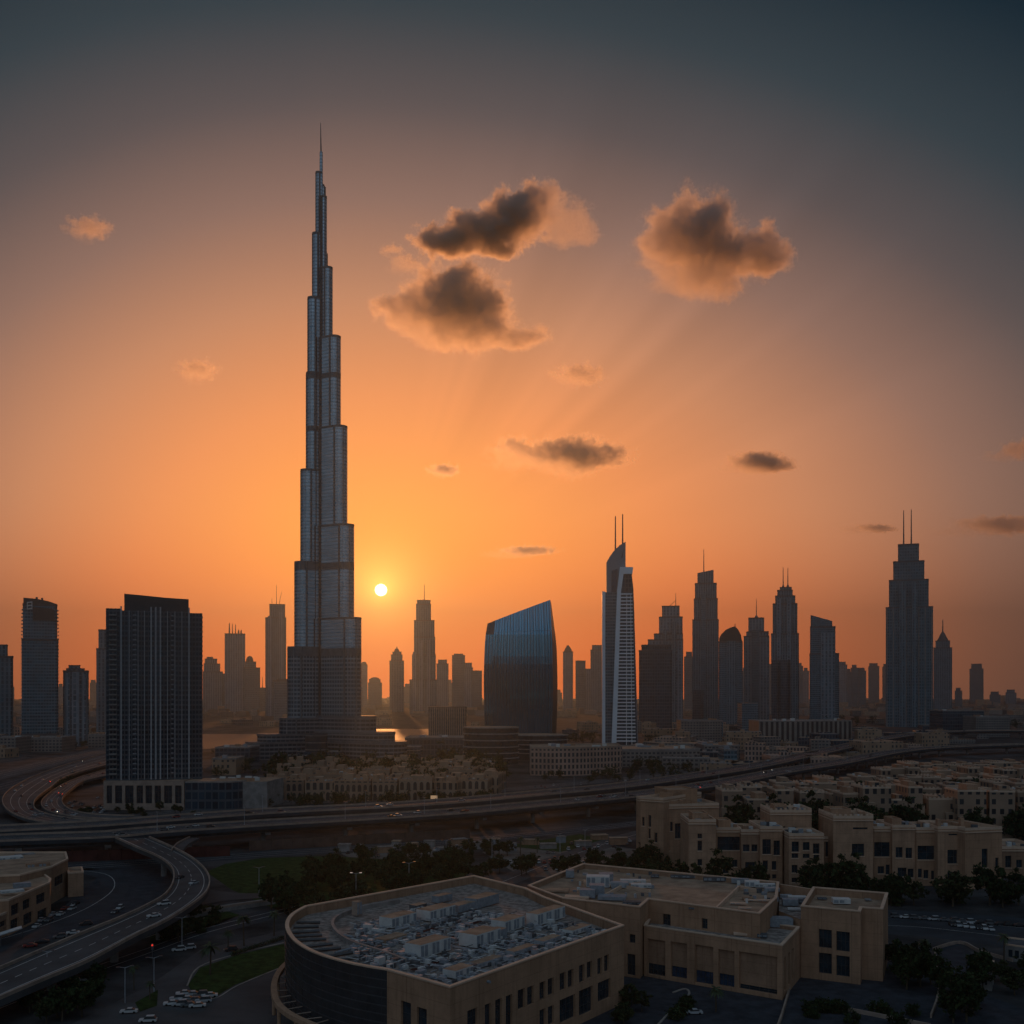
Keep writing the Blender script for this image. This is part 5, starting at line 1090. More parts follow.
# lower arcade
ZL = 15.6
a, b = gp(644, 926, ZL), gp(782.5, 946, ZL); c3 = gp(800, 927.5, ZL); e3 = gp(655, 908, ZL)
t = thing('arcade_wing', ((a[0] + b[0]) / 2, (a[1] + b[1]) / 2, 0), 'lower sandy arcade wing with five tall recessed bays facing the dark court', 'hotel')
by = zz(520, 740, 3.792, [(483, 551, 757, 893), (571, 633, 768, 903), (664, 733, 780, 925), (752, 813, 797, 935), (830, 975, 812, 955)])
mb = MB(); oo = wall(mb, a, b, 0, ZL, [op_px(a, b, *r) for r in by], 0, 1.1)
sl = zz(760, 880, 7.314, [(176, 192, 560, 810), (206, 220, 530, 770), (232, 246, 500, 730)])
so = wall(mb, b, c3, 0, ZL, [op_px(b, c3, *r) for r in sl], 0, .8)
mb.quadw(c3, e3, 0, ZL); mb.quadw(e3, a, 0, ZL); mb.build('wall', [M['beige']], t)
for o in so: mb = MB(); pane(mb, b, c3, o, .75, 0, 1, 1, 3, .14); mb.build('window', [M['glass'], M['frame']], t)
for k, o in enumerate(oo):
    split = o[2] + (o[3] - o[2]) * ((.30, .30, .32, .32, .12)[k]); mb = MB(); L = math.hypot(b[0] - a[0], b[1] - a[1]); tx, ty = (b[0] - a[0]) / L, (b[1] - a[1]) / L; nx, ny = -ty, tx
    P = lambda u, v, w: (a[0] + tx * u + nx * w, a[1] + ty * u + ny * w, v)
    mb.face([P(o[0], split, .9), P(o[1], split, .9), P(o[1], o[3], .9), P(o[0], o[3], .9)], 0); mb.face([P(o[0], split, .9), P(o[0], split, 1.1), P(o[1], split, 1.1), P(o[1], split, .9)], 0); mb.build('bay_panel', [M['beige2']], t)
    mb = MB(); pane(mb, a, b, (o[0], o[1], o[2], split), 1.08, 0, 1, 4, 2, .14); mb.build('shop_window', [M['glass'] if k in (0, 4) else M['blueglass'], M['frame']], t)
mb = MB(); P4 = [a, b, c3, e3]; i4 = coping(mb, P4, ZL, .9, .35); mb.build('coping', [M['coping']], t)
mb = MB()
for i in range(4): mb.quadw(i4[(i + 1) % 4], i4[i], ZL - 1, ZL + .02)
mb.face([(x, y, ZL - 1) for x, y in i4], 1); mb.build('roof', [M['beige2'], M['roof_grey']], t)
for (x, y, w, dp, h_, m) in [(781, 925, 7, 5, 3, 'louvre'), (742, 934, 5, 2, 1, 'coping'), (690, 922, 2, 1.5, 1, 'steel_d'), (762, 936, 3, 2, 1.4, 'steel_d'), (790, 920, 4, 4, 2, 'steel_d')]: box_unit(t, x, y + 2, w, dp, h_, m, -.15, z=ZL - 1, name='rooftop_unit')
# right block
RQ = [gp(*p, ZT) for p in [(801, 906.5), (860.5, 912), (862, 908), (883, 909.5), (888, 893.5), (813, 887.5)]]
t = thing('hotel_corner_block', (106, 350, 0), 'square sandy end block with four large dark windows, right of the arcade wing', 'hotel')
mb = MB(); oo = []
for i in range(6):
    a_, b_ = RQ[i], RQ[(i + 1) % 6]; r4 = zz(760, 880, 7.314, [(430, 525, 362, 497), (558, 656, 378, 522), (430, 525, 535, 685), (558, 656, 555, 705)]) if i == 0 else []
    oo += [(a_, b_, o) for o in wall(mb, a_, b_, 0, ZT, [op_px(a_, b_, *r) for r in r4], 0, .8)]
mb.build('wall', [M['beige']], t)
for a_, b_, o in oo: mb = MB(); pane(mb, a_, b_, o, .75, 0, 1, 3, 2, .13); mb.build('window', [M['glass'], M['frame']], t)
mb = MB(); i6 = coping(mb, RQ, ZT, .9, .35); mb.build('coping', [M['coping']], t)
mb = MB()
for i in range(6): mb.quadw(i6[(i + 1) % 6], i6[i], ZT - 2.2, ZT + .02)
mb.face([(x, y, ZT - 2.2) for x, y in i6], 1); mb.build('roof', [M['beige2'], M['roof_sand']], t)
for (x, y, w, dp, h_, m) in [(841, 904, 5.5, 3.4, 1.9, 'white'), (822, 900, 3, 2, .8, 'steel_d'), (868, 901, 2, 2, .7, 'concrete')]: box_unit(t, x, y, w, dp, h_, m, -.1, z=ZT - 2.2, name='rooftop_unit')
mb = MB(); p = RQ[3]; mb.box(p[0] + .4, p[1] + 4, 2, p[0] + 1.3, p[1] + 7, ZT - 4); mb.build('drain_recess', [M['beige2']], t)

# ================================================================ low sandy building at the left edge
t = thing('retail_building', (-215, 470, 0), 'low sandy building with stepped flat roofs at the left edge beside the ramp', 'building')
def stepbox(par, pts, z, ops_px=(), m='beige2', z0=0.):
    P = [gp(x, y, z) for x, y in pts]
    mb = MB(); oo = wall(mb, P[0], P[1], z0, z, [op_px(P[0], P[1], *r) for r in ops_px], 0, .8)
    for i in range(1, len(P)): mb.quadw(P[i], P[(i + 1) % len(P)], z0, z)
    mb.face([(x, y, z - .0) for x, y in P], 1); mb.build('wall', [M[m], M['roof_sand']], par)
    mb = MB(); coping(mb, P, z, .7, .7); mb.build('parapet', [M['coping']], par)
    for o in oo: mb = MB(); pane(mb, P[0], P[1], o, .75, 0, 1, 3, 2, .14); mb.build('window', [M['glass'], M['frame']], par)
ZL3 = lambda r: zz(0, 840, 8.533, r)
stepbox(t, [(51.5, 868), (68, 860), (66, 853), (-30, 853), (-30, 878), (20, 876)], 15, ZL3([(465, 545, 300, 385)]))
stepbox(t, [(9, 901), (50, 883.5), (51, 880), (34, 867.5), (-40, 880), (-40, 905)], 12.5, ZL3([(95, 165, 545, 640), (195, 262, 505, 590), (310, 390, 455, 540), (90, 160, 670, 760), (200, 280, 620, 720), (320, 405, 590, 680)]), 'beige')
stepbox(t, [(68, 874), (83.5, 873), (82, 868), (67, 869)], 10, (), 'beige3')
stepbox(t, [(-40, 932), (6, 914), (10, 905), (-40, 910)], 8, ZL3([(0, 50, 690, 740)]), 'beige2')
for (x, y, w, dp, h_, m) in [(10, 862, 10, 5, 2.5, 'white'), (25, 858, 8, 4, 2, 'concrete'), (22, 888, 6, 3, 2, 'louvre'), (12, 893, 8, 3, 1.2, 'white'), (50, 858, 5, 3, 1.5, 'steel_d'), (38, 870, 9, 3, 3, 'beige2')]: box_unit(t, x, y, w, dp, h_, m, .6, z=13.4, name='rooftop_unit')
for (x0, y0, x1, y1, lb) in ((0, 935, 22, 928, 'small shaded canopy along the street front of the low left building'),):
    a, b = gp(x0, y0, 4), gp(x1, y1, 4); t2 = thing('canopy', (a[0], a[1], 0), lb, 'canopy'); mb = MB(); mb.prism([a, b, (b[0] - 2, b[1] + 4), (a[0] - 2, a[1] + 4)], 3.7, 4, bottom=True); mb.build('canopy_roof', [M['white']], t2)
    for p in (a, b): mb = MB(); mb.tube((p[0], p[1] + .4, 0), (p[0], p[1] + .4, 3.7), .15, n=6); mb.build('post', [M['mast']], t2)
# little walled yard at the lower right corner
for k, (pts, z, lb, m) in enumerate((([(974, 968), (992, 971), (994, 962), (977, 959)], 6, 'small pale gatehouse near the lower right corner', 'concrete'), ([(1004, 945), (1040, 950), (1042, 942), (1006, 938)], 5, 'low pale shed beside the street near the right edge', 'concrete'))):
    P = [gp(x, y, z) for x, y in pts]; t = thing('garden_house', (P[0][0], P[0][1], 0), lb, 'house'); mb = MB()
    a, b = P[0], P[1]; L = math.hypot(b[0] - a[0], b[1] - a[1]); oo = wall(mb, a, b, 0, z, [(L * f, L * f + L * .12, z * .25, z * .75) for f in ((.12, .3, .55) if L > 6 else (.2, .6))], 0, .4)
    for i in range(1, 4): mb.quadw(P[i], P[(i + 1) % 4], 0, z)
    mb.face([(x, y, z) for x, y in P], 1); mb.build('wall', [M[m], M['concrete_dark']], t)
    mb = MB(); coping(mb, P, z, .5, .5); mb.build('parapet', [M['coping']], t)
    for o in oo: mb = MB(); pane(mb, a, b, o, .35, 0, 1, 1, 1, .1); mb.build('window', [M['glass'], M['frame']], t)
for A, lb in (([(934, 951), (960, 944), (980, 953), (1012, 962)], 'low curved garden wall by the street at lower right'), ([(934, 952), (938, 990), (930, 1018)], 'narrow pale garden wall running down beside the dark tree at lower right'), ([(840, 1010), (880, 1018), (930, 1028)], 'low kerb wall along the bottom right planting'), ([(797, 960), (783, 1010), (776, 1030)], 'pale edging wall right of the arcade corner')):
    P = smooth([(*gp(x, y), 0) for x, y in A], 5); mb = MB(); strip(mb, P, offset(P, .5), 0, 1.1); tag(mb.build('garden_wall', [M['concrete_warm']]), lb, 'wall')

# ================================================================ trees
random.seed(31)
def crown_mesh(rx, rz, n, per, leaf, seed):
    rnd = random.Random(seed); mb = MB(); cl = []
    for _ in range(n):
        while True:
            p = Vector((rnd.uniform(-1, 1), rnd.uniform(-1, 1), rnd.uniform(-.9, 1)))
            if .25 < p.length < 1: break
        cl.append((Vector((p.x * rx, p.y * rx, p.z * rz)), rnd.uniform(.7, 1.5)))
    for c, s in cl:
        for _ in range(per):
            o = Vector((rnd.gauss(0, .45), rnd.gauss(0, .45), rnd.gauss(0, .35))) * s; ctr = c + o
            a = Vector((rnd.uniform(-1, 1), rnd.uniform(-1, 1), rnd.uniform(-1, 1))).normalized(); b = a.cross(Vector((rnd.uniform(-1, 1), rnd.uniform(-1, 1), rnd.uniform(-1, 1)))).normalized(); l = leaf * rnd.uniform(.6, 1.4)
            mb.face([ctr - a * l - b * l * .1, ctr - b * l * .55, ctr + a * l + b * l * .1, ctr + b * l * .55])
    return mb, [c for c, s in cl]
def make_tree(label, h, rx, rz, leafm, seed, n=34, per=34, leaf=.52):
    t = thing('tree', (0, 0, 0), label, 'tree'); mb, cl = crown_mesh(rx, rz, n, per, leaf, seed); ch = h - rz
    mb.v = [(x, y, z + ch) for x, y, z in mb.v]; mb.build('crown', [M[leafm]], t)
    tb = MB(); tb.tube((0, 0, 0), (.1, 0, ch * .7), .28, .18, 7); rnd = random.Random(seed)
    for c in rnd.sample(cl, 7): tb.tube((.1, 0, ch * .6), (c.x * .8, c.y * .8, c.z * .8 + ch), .13, .05, 5)
    tb.build('trunk', [M['bark']], t); return t
def make_palm(label, h, seed):
    t = thing('palm_tree', (0, 0, 0), label, 'palm tree'); rnd = random.Random(seed); mb = MB()
    for k in range(26):
        a = rnd.uniform(0, 6.283); up = rnd.uniform(-.35, 1.); L = rnd.uniform(2.4, 3.4); pts = []
        for j in range(6):
            s = j / 5; r = L * s * math.cos(up * .9) * .95; z = L * s * math.sin(up) - 1.9 * s * s; pts.append(Vector((math.cos(a) * r, math.sin(a) * r, h + z)))
        sd_ = Vector((-math.sin(a), math.cos(a), 0))
        for j in range(5):
            w0, w1 = .42 * math.sin(math.pi * (j / 5 * .9 + .1)), .42 * math.sin(math.pi * ((j + 1) / 5 * .9 + .1)); p, q_ = pts[j], pts[j + 1]; dr = Vector((0, 0, -.25))
            mb.face([p, q_, q_ + sd_ * w1 + dr * w1, p + sd_ * w0 + dr * w0]); mb.face([q_, p, p - sd_ * w0 + dr * w0, q_ - sd_ * w1 + dr * w1])
    mb.build('crown', [M['palm']], t); tb = MB()
    for j in range(6): tb.tube((.05 * j, 0, h * j / 6), (.05 * (j + 1), 0, h * (j + 1) / 6 + .02), .26 - .015 * j, .24 - .015 * j, 7)
    tb.build('trunk', [M['bark']], t); return t
PROTO = {'round': make_tree('x', 9, 3.8, 3.2, 'leaf', 1), 'wide': make_tree('x', 8, 4.6, 2.6, 'leaf2', 2), 'tall': make_tree('x', 12, 3.0, 5.0, 'leaf', 3), 'bush': make_tree('x', 4.2, 2.8, 2.1, 'leaf', 4, 20, 30, .42), 'palm': make_palm('x', 8.5, 5), 'palm2': make_palm('x', 7.2, 6)}
USED = set()
def plant(kind, px, py, sc, label, group=None, xy=None):
    x, y = xy or gp(px, py)
    if kind not in USED:
        o = PROTO[kind]; USED.add(kind); o.location = (x, y, 0); o.rotation_euler = (0, 0, random.uniform(0, 6)); o.scale = (sc,) * 3; o['label'] = label
        if group: o['group'] = group
    else: o = dup(PROTO[kind], (x, y, 0), random.uniform(0, 6.28), sc, label, group)
    if not group and 'group' in o: del o['group']
    return o
def inpoly(x, y, P):
    ins = False; j = len(P) - 1
    for i in range(len(P)):
        if (P[i][1] > y) != (P[j][1] > y) and x < (P[j][0] - P[i][0]) * (y - P[i][1]) / (P[j][1] - P[i][1]) + P[i][0]: ins = not ins
        j = i
    return ins
FARV = []
def grove(P, n, kinds, label, group, s0=.7, s1=1.25):
    if min(p[1] for p in P) < 783 or 'arcaded' in label + str(group):      # too far off to count
        x0, x1, y0, y1 = min(p[0] for p in P), max(p[0] for p in P), min(p[1] for p in P), max(p[1] for p in P); k = 0
        while k < n:
            x, y = random.uniform(x0, x1), random.uniform(y0, y1)
            if inpoly(x, y, P): FARV.append((*gp(x, y), random.uniform(s0, s1))); k += 1
        return
    if 'villa' in group: s0, s1 = 1.9, 2.7
    x0, x1, y0, y1 = min(p[0] for p in P), max(p[0] for p in P), min(p[1] for p in P), max(p[1] for p in P); k = 0
    while k < n:
        x, y = random.uniform(x0, x1), random.uniform(y0, y1)
        if not inpoly(x, y, P): continue
        plant(random.choice(kinds), x, y, random.uniform(s0, s1), label, group); k += 1
grove([(262, 898), (300, 878), (420, 868), (500, 872), (470, 884), (360, 912), (300, 925), (268, 920)], 46, ['round', 'wide', 'tall', 'round'], 'dark leafy tree in the dense grove behind the round glass hotel end', 'trees in the grove behind the hotel', .9, 1.4)
grove([(360, 872), (480, 862), (540, 866), (520, 884), (440, 880)], 18, ['round', 'wide', 'bush'], 'dark tree beside the lawn behind the hotel roof', 'trees beside the lawn behind the hotel roof')
grove([(320, 862), (470, 852), (600, 848), (600, 852), (470, 858), (330, 868)], 26, ['round', 'bush', 'wide', 'palm'], 'dark tree in the planted strip between lawn and viaduct', 'trees in the strip between lawn and viaduct', .6, 1.1)
grove([(602, 872), (640, 862), (690, 872), (690, 895), (640, 892), (600, 890)], 24, ['round', 'wide', 'tall'], 'dark tree clustered in front of the large sandy townhouse', 'trees in front of the large sandy townhouse', .8, 1.3)
grove([(545, 872), (585, 858), (600, 866), (580, 884)], 7, ['round', 'bush'], 'dark tree by the paved lane behind the hotel main roof', 'trees by the lane behind the hotel main roof', .6, 1.)
grove([(690, 897), (830, 897), (1020, 903), (1020, 909), (830, 906), (690, 905)], 30, ['round', 'wide', 'bush', 'tall'], 'dark tree at the foot of the sandy townhouses', 'trees at the foot of the townhouses', 1.2, 1.9)
grove([(640, 870), (660, 858), (690, 862), (690, 870)], 6, ['round'], 'dark tree between the two left townhouses', 'trees between the two left townhouses', .7, 1.)
grove([(725, 846), (1030, 846), (1030, 852), (725, 852)], 26, ['round', 'wide', 'tall'], 'dark tree in the gardens in front of the row right behind the townhouses', 'garden trees of the first villa row', .7, 1.1)
grove([(745, 822), (1040, 822), (1040, 826), (745, 826)], 18, ['round', 'wide'], 'dark tree between the second and third villa rows', 'garden trees of the second villa row', .8, 1.2)
grove([(830, 806), (1040, 804), (1040, 812), (830, 812)], 18, ['round', 'wide'], 'dark tree behind the third villa row', 'garden trees of the third villa row', .8, 1.2)
grove([(880, 782), (1040, 776), (1040, 790), (880, 794)], 18, ['round', 'wide'], 'dark tree by the lower road on the right', 'trees by the lower road on the right', 1, 1.5)
grove([(262, 803), (500, 799), (500, 805), (330, 808), (262, 809)], 60, ['round'], 'x', 'x arcaded', .7, 1.15)
grove([(265, 768), (500, 764), (500, 795), (265, 795)], 70, ['round'], 'x arcaded', 'x', 2., 2.7)
grove([(530, 778), (625, 775), (700, 770), (700, 776), (625, 783), (530, 786)], 26, ['round', 'wide'], 'dark tree in the car park below the pinkish hotel block', 'trees in the car park below the pinkish hotel block', .8, 1.3)
grove([(630, 768), (690, 764), (705, 770), (640, 776)], 20, ['wide', 'round'], 'dark tree in the mass in front of the market hall', 'trees in front of the market hall', 1, 1.5)
grove([(80, 812), (205, 811), (205, 816), (80, 817)], 14, ['round', 'bush'], 'small dark tree along the front of the sand podium', 'trees along the sand podium', .6, .9)
grove([(205, 760), (262, 757), (262, 776), (212, 777)], 16, ['round', 'wide'], 'dark tree behind the plain grey box left of the old quarter', 'trees behind the grey box', .9, 1.3)
grove([(210, 751), (260, 749), (260, 753), (210, 755)], 12, ['round', 'wide'], 'dark tree on the near bank of the lagoon', 'trees on the lagoon bank', .6, .9)
grove([(562, 738), (604, 736), (604, 744), (562, 746)], 14, ['round', 'wide'], 'dark tree in the strip left of the white tower foot', 'trees left of the white tower foot', 1.2, 1.7)
grove([(640, 738), (700, 736), (700, 741), (640, 743)], 14, ['round', 'wide'], 'dark tree in the strip right of the white tower foot', 'trees right of the white tower foot', 1.2, 1.7)
grove([(800, 724), (886, 716), (886, 724), (830, 730)], 18, ['round', 'wide'], 'dark tree in the belt left of the lone twin-mast tower', 'trees left of the lone twin-mast tower', 1.6, 2.4)
grove([(938, 727), (1020, 724), (1020, 734), (940, 736)], 18, ['round', 'wide'], 'dark tree in the belt right of the lone twin-mast tower', 'trees right of the lone twin-mast tower', 1.6, 2.2)
grove([(52, 797), (62, 786), (78, 776), (68, 784), (56, 797), (48, 806)], 6, ['bush', 'round'], 'low dark tree inside the loop roads', 'trees inside the loop roads', .7, 1)
grove([(0, 752), (60, 752), (100, 748), (100, 745), (0, 748)], 16, ['round', 'wide'], 'dark tree in the belt under the left towers', 'trees under the left towers', 1, 1.5)
grove([(885, 962), (912, 955), (932, 975), (930, 1000), (905, 1000), (888, 985)], 9, ['round', 'tall', 'wide'], 'dark bushy tree right of the square end block', 'trees right of the square end block', .8, 1.15)
grove([(938, 990), (985, 980), (985, 1022), (940, 1030)], 10, ['round', 'wide', 'tall'], 'dark bushy tree at the lower right, below the gatehouse', 'trees below the gatehouse', .8, 1.2)
grove([(995, 985), (1040, 965), (1040, 990), (1010, 1000)], 5, ['round', 'wide'], 'dark tree by the right picture edge beside the low shed', 'trees by the right picture edge', .7, 1.)
grove([(660, 1024), (672, 1010), (690, 1000), (688, 1020)], 7, ['bush'], 'low bush in the kerbed bed of the hotel court', 'bushes in the court bed', .5, .8)
grove([(626, 998), (645, 1004), (640, 1022), (610, 1030)], 6, ['bush', 'wide'], 'dark bush against the hotel wing wall in the court', 'bushes against the hotel wing wall', .5, .8)
grove([(800, 1004), (930, 1012), (930, 1028), (800, 1026)], 12, ['bush'], 'low bush in the planting along the bottom right', 'bushes along the bottom right', .6, .9)
grove([(155, 935), (200, 916), (236, 918), (205, 932), (165, 948)], 12, ['bush', 'wide'], 'low dark bush under the outer edge of the slip ramp', 'bushes under the slip ramp', .8, 1.2)
grove([(10, 1020), (60, 1000), (110, 985), (120, 1000), (60, 1030)], 10, ['round', 'wide'], 'dark tree in the lower left corner below the ramp', 'trees in the lower left corner', .7, 1.)
for (x, y, k, s, lb) in ((244, 946, 'palm', 1.15, 'tallest palm on the verge, straight above the green triangle'), (210, 975, 'palm2', 1.25, 'leaning palm on the tip of the green triangle lawn'), (274, 936, 'palm', 1., 'palm close to the round glass hotel end'), (228, 948, 'palm2', .8, 'short palm behind the hedge by the verge'), (134, 990, 'palm', .8, 'small palm on the traffic island left of the car rows'), (150, 1000, 'palm2', .7, 'smallest palm on the traffic island'), (842, 950, 'palm2', .6, 'small palm in front of the square end block'), (925, 965, 'palm', .9, 'palm beside the garden wall at lower right'), (1004, 962, 'palm', 1., 'tall palm by the low shed near the right edge'), (716, 1012, 'palm2', .9, 'palm in the dark court near its middle')):
    plant(k, x, y, s, lb)
mb = MB(); rnd = random.Random(6)
for (x, y, s) in FARV:
    for _ in range(16):
        c = Vector((x + rnd.gauss(0, 1.9) * s, y + rnd.gauss(0, 1.9) * s, (3.2 + rnd.gauss(0, 1.7) + 2) * s))
        for _ in range(9):
            q4 = c + Vector((rnd.gauss(0, .8), rnd.gauss(0, .8), rnd.gauss(0, .6))) * s; a = Vector((rnd.uniform(-1, 1), rnd.uniform(-1, 1), rnd.uniform(-1, 1))).normalized() * .8 * s; b = a.cross(Vector((rnd.uniform(-1, 1), rnd.uniform(-1, 1), 1))).normalized() * .5 * s
            mb.face([q4 - a, q4 - b, q4 + a, q4 + b])
    mb.tube((x, y, 0), (x, y, 5 * s), .3 * s, .15 * s, 5, 1)
tag(mb.build('distant_trees', [M['leaf'], M['bark']]), 'dark belts of far trees between the roads and the towers', 'trees', kind='stuff')
# hedge on the verge
P = smooth([(*gp(x, y), 0) for x, y in [(232, 956), (256, 948), (284, 939)]], 6); mb = MB(); rnd = random.Random(4)
for i in range(len(P) - 1):
    for _ in range(130):
        c = P[i].lerp(P[i + 1], rnd.random()) + Vector((rnd.gauss(0, .5), rnd.gauss(0, .5), rnd.uniform(.1, 1.3))); a = Vector((rnd.uniform(-1, 1), rnd.uniform(-1, 1), rnd.uniform(-1, 1))).normalized() * .28; b = a.cross(Vector((0, 0, 1))) * .6
        mb.face([c - a, c - b, c + a, c + b])
tag(mb.build('hedge', [M['leaf']]), 'dark clipped hedge along the verge above the green triangle', 'hedge')

# ================================================================ cars
CARCOL = {'white': (.52, .52, .51), 'silver': (.40, .41, .42), 'black': (.02, .02, .022), 'red': (.22, .02, .015), 'grey': (.12, .125, .13)}
for k, c in CARCOL.items():
    M['car_' + k] = mat('car_paint_' + k, c, .5, noise_amt=.03, spec=.5)
M['carglass'] = mat('car_glass', (.015, .018, .022), .4, noise_amt=.2, scale=.4)
M['tyre'] = mat('tyre_rubber', (.02, .02, .02), .9)
def car_parts(kind, suv=False):
    L, w, h0, h1 = (4.7, 1.85, .95, 1.75 if suv else 1.42)
    body = MB(); glass = MB()
    prof = [(-L / 2, .32), (-L / 2 - .02, .6), (-L / 2 + .1, .86), (-L / 2 + 1.15, h0), (L / 2 - .7 if not suv else L / 2 - .15, h0), (L / 2 - .05, .85), (L / 2, .55), (L / 2 - .05, .32)]
    def sweep(mb, prof, w0, w1, ht):      # profile in x,z swept across y with tumblehome
        n = len(prof); yw = lambda z: w0 / 2 if z <= ht else w1 / 2
        for i in range(n):
            (xa, za), (xb, zb) = prof[i], prof[(i + 1) % n]; mb.face([(xa, yw(za), za), (xb, yw(zb), zb), (xb, -yw(zb), zb), (xa, -yw(za), za)])
        mb.face([(x, -yw(z), z) for x, z in prof]); mb.face([(x, yw(z), z) for x, z in reversed(prof)])
    sweep(body, prof, w, w * .96, .9)
    ca = [(-L / 2 + 1.2, h0 - .01), (-L / 2 + 1.95, h1 - .05), (L / 2 - (1.55 if not suv else .75), h1 - .05), (L / 2 - (.75 if not suv else .25), h0 - .01)]
    sweep(glass, ca, w * .93, w * .76, h0 + .05)
    x0, x1 = -L / 2 + 1.92, L / 2 - (1.5 if not suv else .7); body.box(x0, -w * .385, h1 - .05, x1, w * .385, h1 + .01)
    return body, glass, L, w
PC = {}
def make_car(col, suv, label):
    t = thing('car', (0, 0, 0), label, 'car'); body, glass, L, w = car_parts(col, suv); body.build('body', [M['car_' + col]], t); glass.build('windows', [M['carglass']], t)
    for sx in (-1, 1):
        for sy in (-1, 1): mb = MB(); mb.tube((sx * L * .31, sy * (w / 2 - .24), .33), (sx * L * .31, sy * (w / 2 + .01), .33), .33, n=12); mb.build('wheel', [M['tyre']], t)
    for sy in (-1, 1):
        mb = MB(); mb.box(-L / 2 - .03, sy * .62 - .22, .58, -L / 2 + .06, sy * .62 + .22, .76, bottom=True); mb.build('headlight', [M['white']], t)
        mb = MB(); mb.box(L / 2 - .06, sy * .66 - .2, .62, L / 2 + .02, sy * .66 + .2, .82, bottom=True); mb.build('tail_light', [M['car_red']], t)
    return t
for c in CARCOL:
    for s_ in (False, True): PC[c, s_] = make_car(c, s_, 'x')
CU = set()
def car(col, suv, x, y, z, rz, label, group=None):
    k = (col, suv)
    if k not in CU: CU.add(k); o = PC[k]; o.location = (x, y, z); o.rotation_euler = (0, 0, rz); o['label'] = label
    else: o = dup(PC[k], (x, y, z), rz, None, label)
    if group: o['group'] = group
    elif 'group' in o: del o['group']
    return o
def car_px(col, suv, px, py, z, ang_, label): x, y = gp(px, py, z); return car(col, suv, x, y, z, ang_, label)
for a in (('white', False, 154, 917, 9.75, R(38), 'white car driving on the slip ramp, nearer the camera of the two white ones'), ('white', True, 164, 905, 9.95, R(35), 'white car on the slip ramp just after the bend, ahead of the other white one'), ('black', False, 180, 878.5, 10.6, R(80), 'black car at the bend of the slip ramp'), ('silver', False, 194, 884, 10.5, R(70), 'silver car at the outer side of the ramp bend'),
          ('white', False, 73, 934, .06, R(25), 'white car on the street between the left building and the ramp'), ('black', True, 86, 925, .06, R(25), 'dark car just ahead of the white one by the left building'), ('grey', True, 60, 938, .06, R(25), 'grey car behind the white one by the left building'), ('red', False, 30, 947, .06, R(25), 'dark red car on the street in front of the left building'), ('black', False, 42, 943, .06, R(25), 'black car between the dark red and the grey one near the left building'),
          ('white', False, 129, 1013, .06, R(10), 'white car alone in the parking area left of the car rows'), ('silver', True, 189, 949, .06, R(22), 'silver car on the street under the ramp'), ('white', True, 179, 951, .06, R(22), 'white car right behind the silver one on the street under the ramp'), ('black', True, 231, 951, .06, R(25), 'black car on the street beside the hedge'), ('white', False, 84, 981, .06, R(25), 'white car in the shade below the ramp'), ('white', True, 148, 1022, .06, R(8), 'white car at the bottom edge, left of the middle bottom'), ('silver', False, 694, 1014, .06, R(3), 'lone silver car in the dark hotel court'),
          ('white', True, 120, 909, .06, R(90), 'white van-like car by the wall left of the ramp bend'), ('grey', False, 115, 913, .06, R(90), 'grey car behind the van-like one left of the ramp bend')): car_px(*a)
# parked rows in the lot: three short rows
k = 0
for r_, (x0, y0) in enumerate(((172, 1005), (178, 1000), (184, 995))):
    for c in range(4):
        col = ('white', 'silver', 'grey', 'white', 'silver', 'white', 'grey', 'silver', 'white', 'silver', 'grey', 'white')[k]
        car_px(col, k % 3 == 1, x0 + c * 8.5, y0 + c * .7, .06, R(14), f'{col} car, {ORDN[c]} from the left in the {("nearest", "middle", "farthest")[r_]} parked row of the lower left lot'); k += 1
# parked rows on the right street
for c in range(14):
    col = random.choice(('grey', 'silver', 'black', 'grey', 'white')); car_px(col, c % 2 == 0, 896 + c * 9.5, 917.5 + c * .7, .07, R(random.choice((2, 178))), f'{col} car, {ORDN[c]} from the left in the street behind the square end block')
for c in range(7):
    col = random.choice(('silver', 'grey', 'black', 'black', 'white')); car_px(col, c % 2 == 1, 952 + c * 6.5, 925.5 + c * .8, .07, R(80), f'{col} car, {ORDN[c]} from the left in the near parked row along the right street')
# traffic on the viaducts, loops and arterial; each car is a copy
random.seed(8)
def traffic(P, L, n, label, group, lanes=(.15, .3, .42, .6, .72, .85), xr=(-5, 1030), lit=.3):
    k = 0
    while k < n:
        i = random.randint(1, len(P) - 2); f = random.choice(lanes); c = P[i].lerp(P[i + 1], random.random()); l = L[i] - P[i]; p = c + l * f
        if not xr[0] < CX + p.x / p.y * F < xr[1]: continue
        tdir = P[i + 1] - P[i]; a = math.atan2(tdir.y, tdir.x) + (math.pi if f < .5 else 0)
        col = random.choice(('white', 'white', 'silver', 'black', 'grey', 'red')); o = car(col, random.random() < .4, p.x, p.y, p.z + .05, a, f'{col} car driving {label}', group)
        if random.random() < lit:
            front = random.random() < .6
            for ch in o.children:
                if ch.name.startswith('headlight' if front else 'tail_light'):
                    ch.data = LIT[front]
        k += 1
def litmesh(front):
    mb = MB(); mb.box(-2.4 if front else 2.28, .45, .56, -2.27 if front else 2.42, .85, .8, bottom=True); o = mb.build('headlight' if front else 'tail_light', [M['head'] if front else M['tail']]); me = o.data; bpy.data.objects.remove(o); return me
LIT = {True: litmesh(True), False: litmesh(False)}
traffic(*PATH[VA], 38, 'on the front viaduct', 'cars on the front viaduct')
traffic(*PATH[VB], 22, 'on the upper viaduct', 'cars on the upper viaduct')
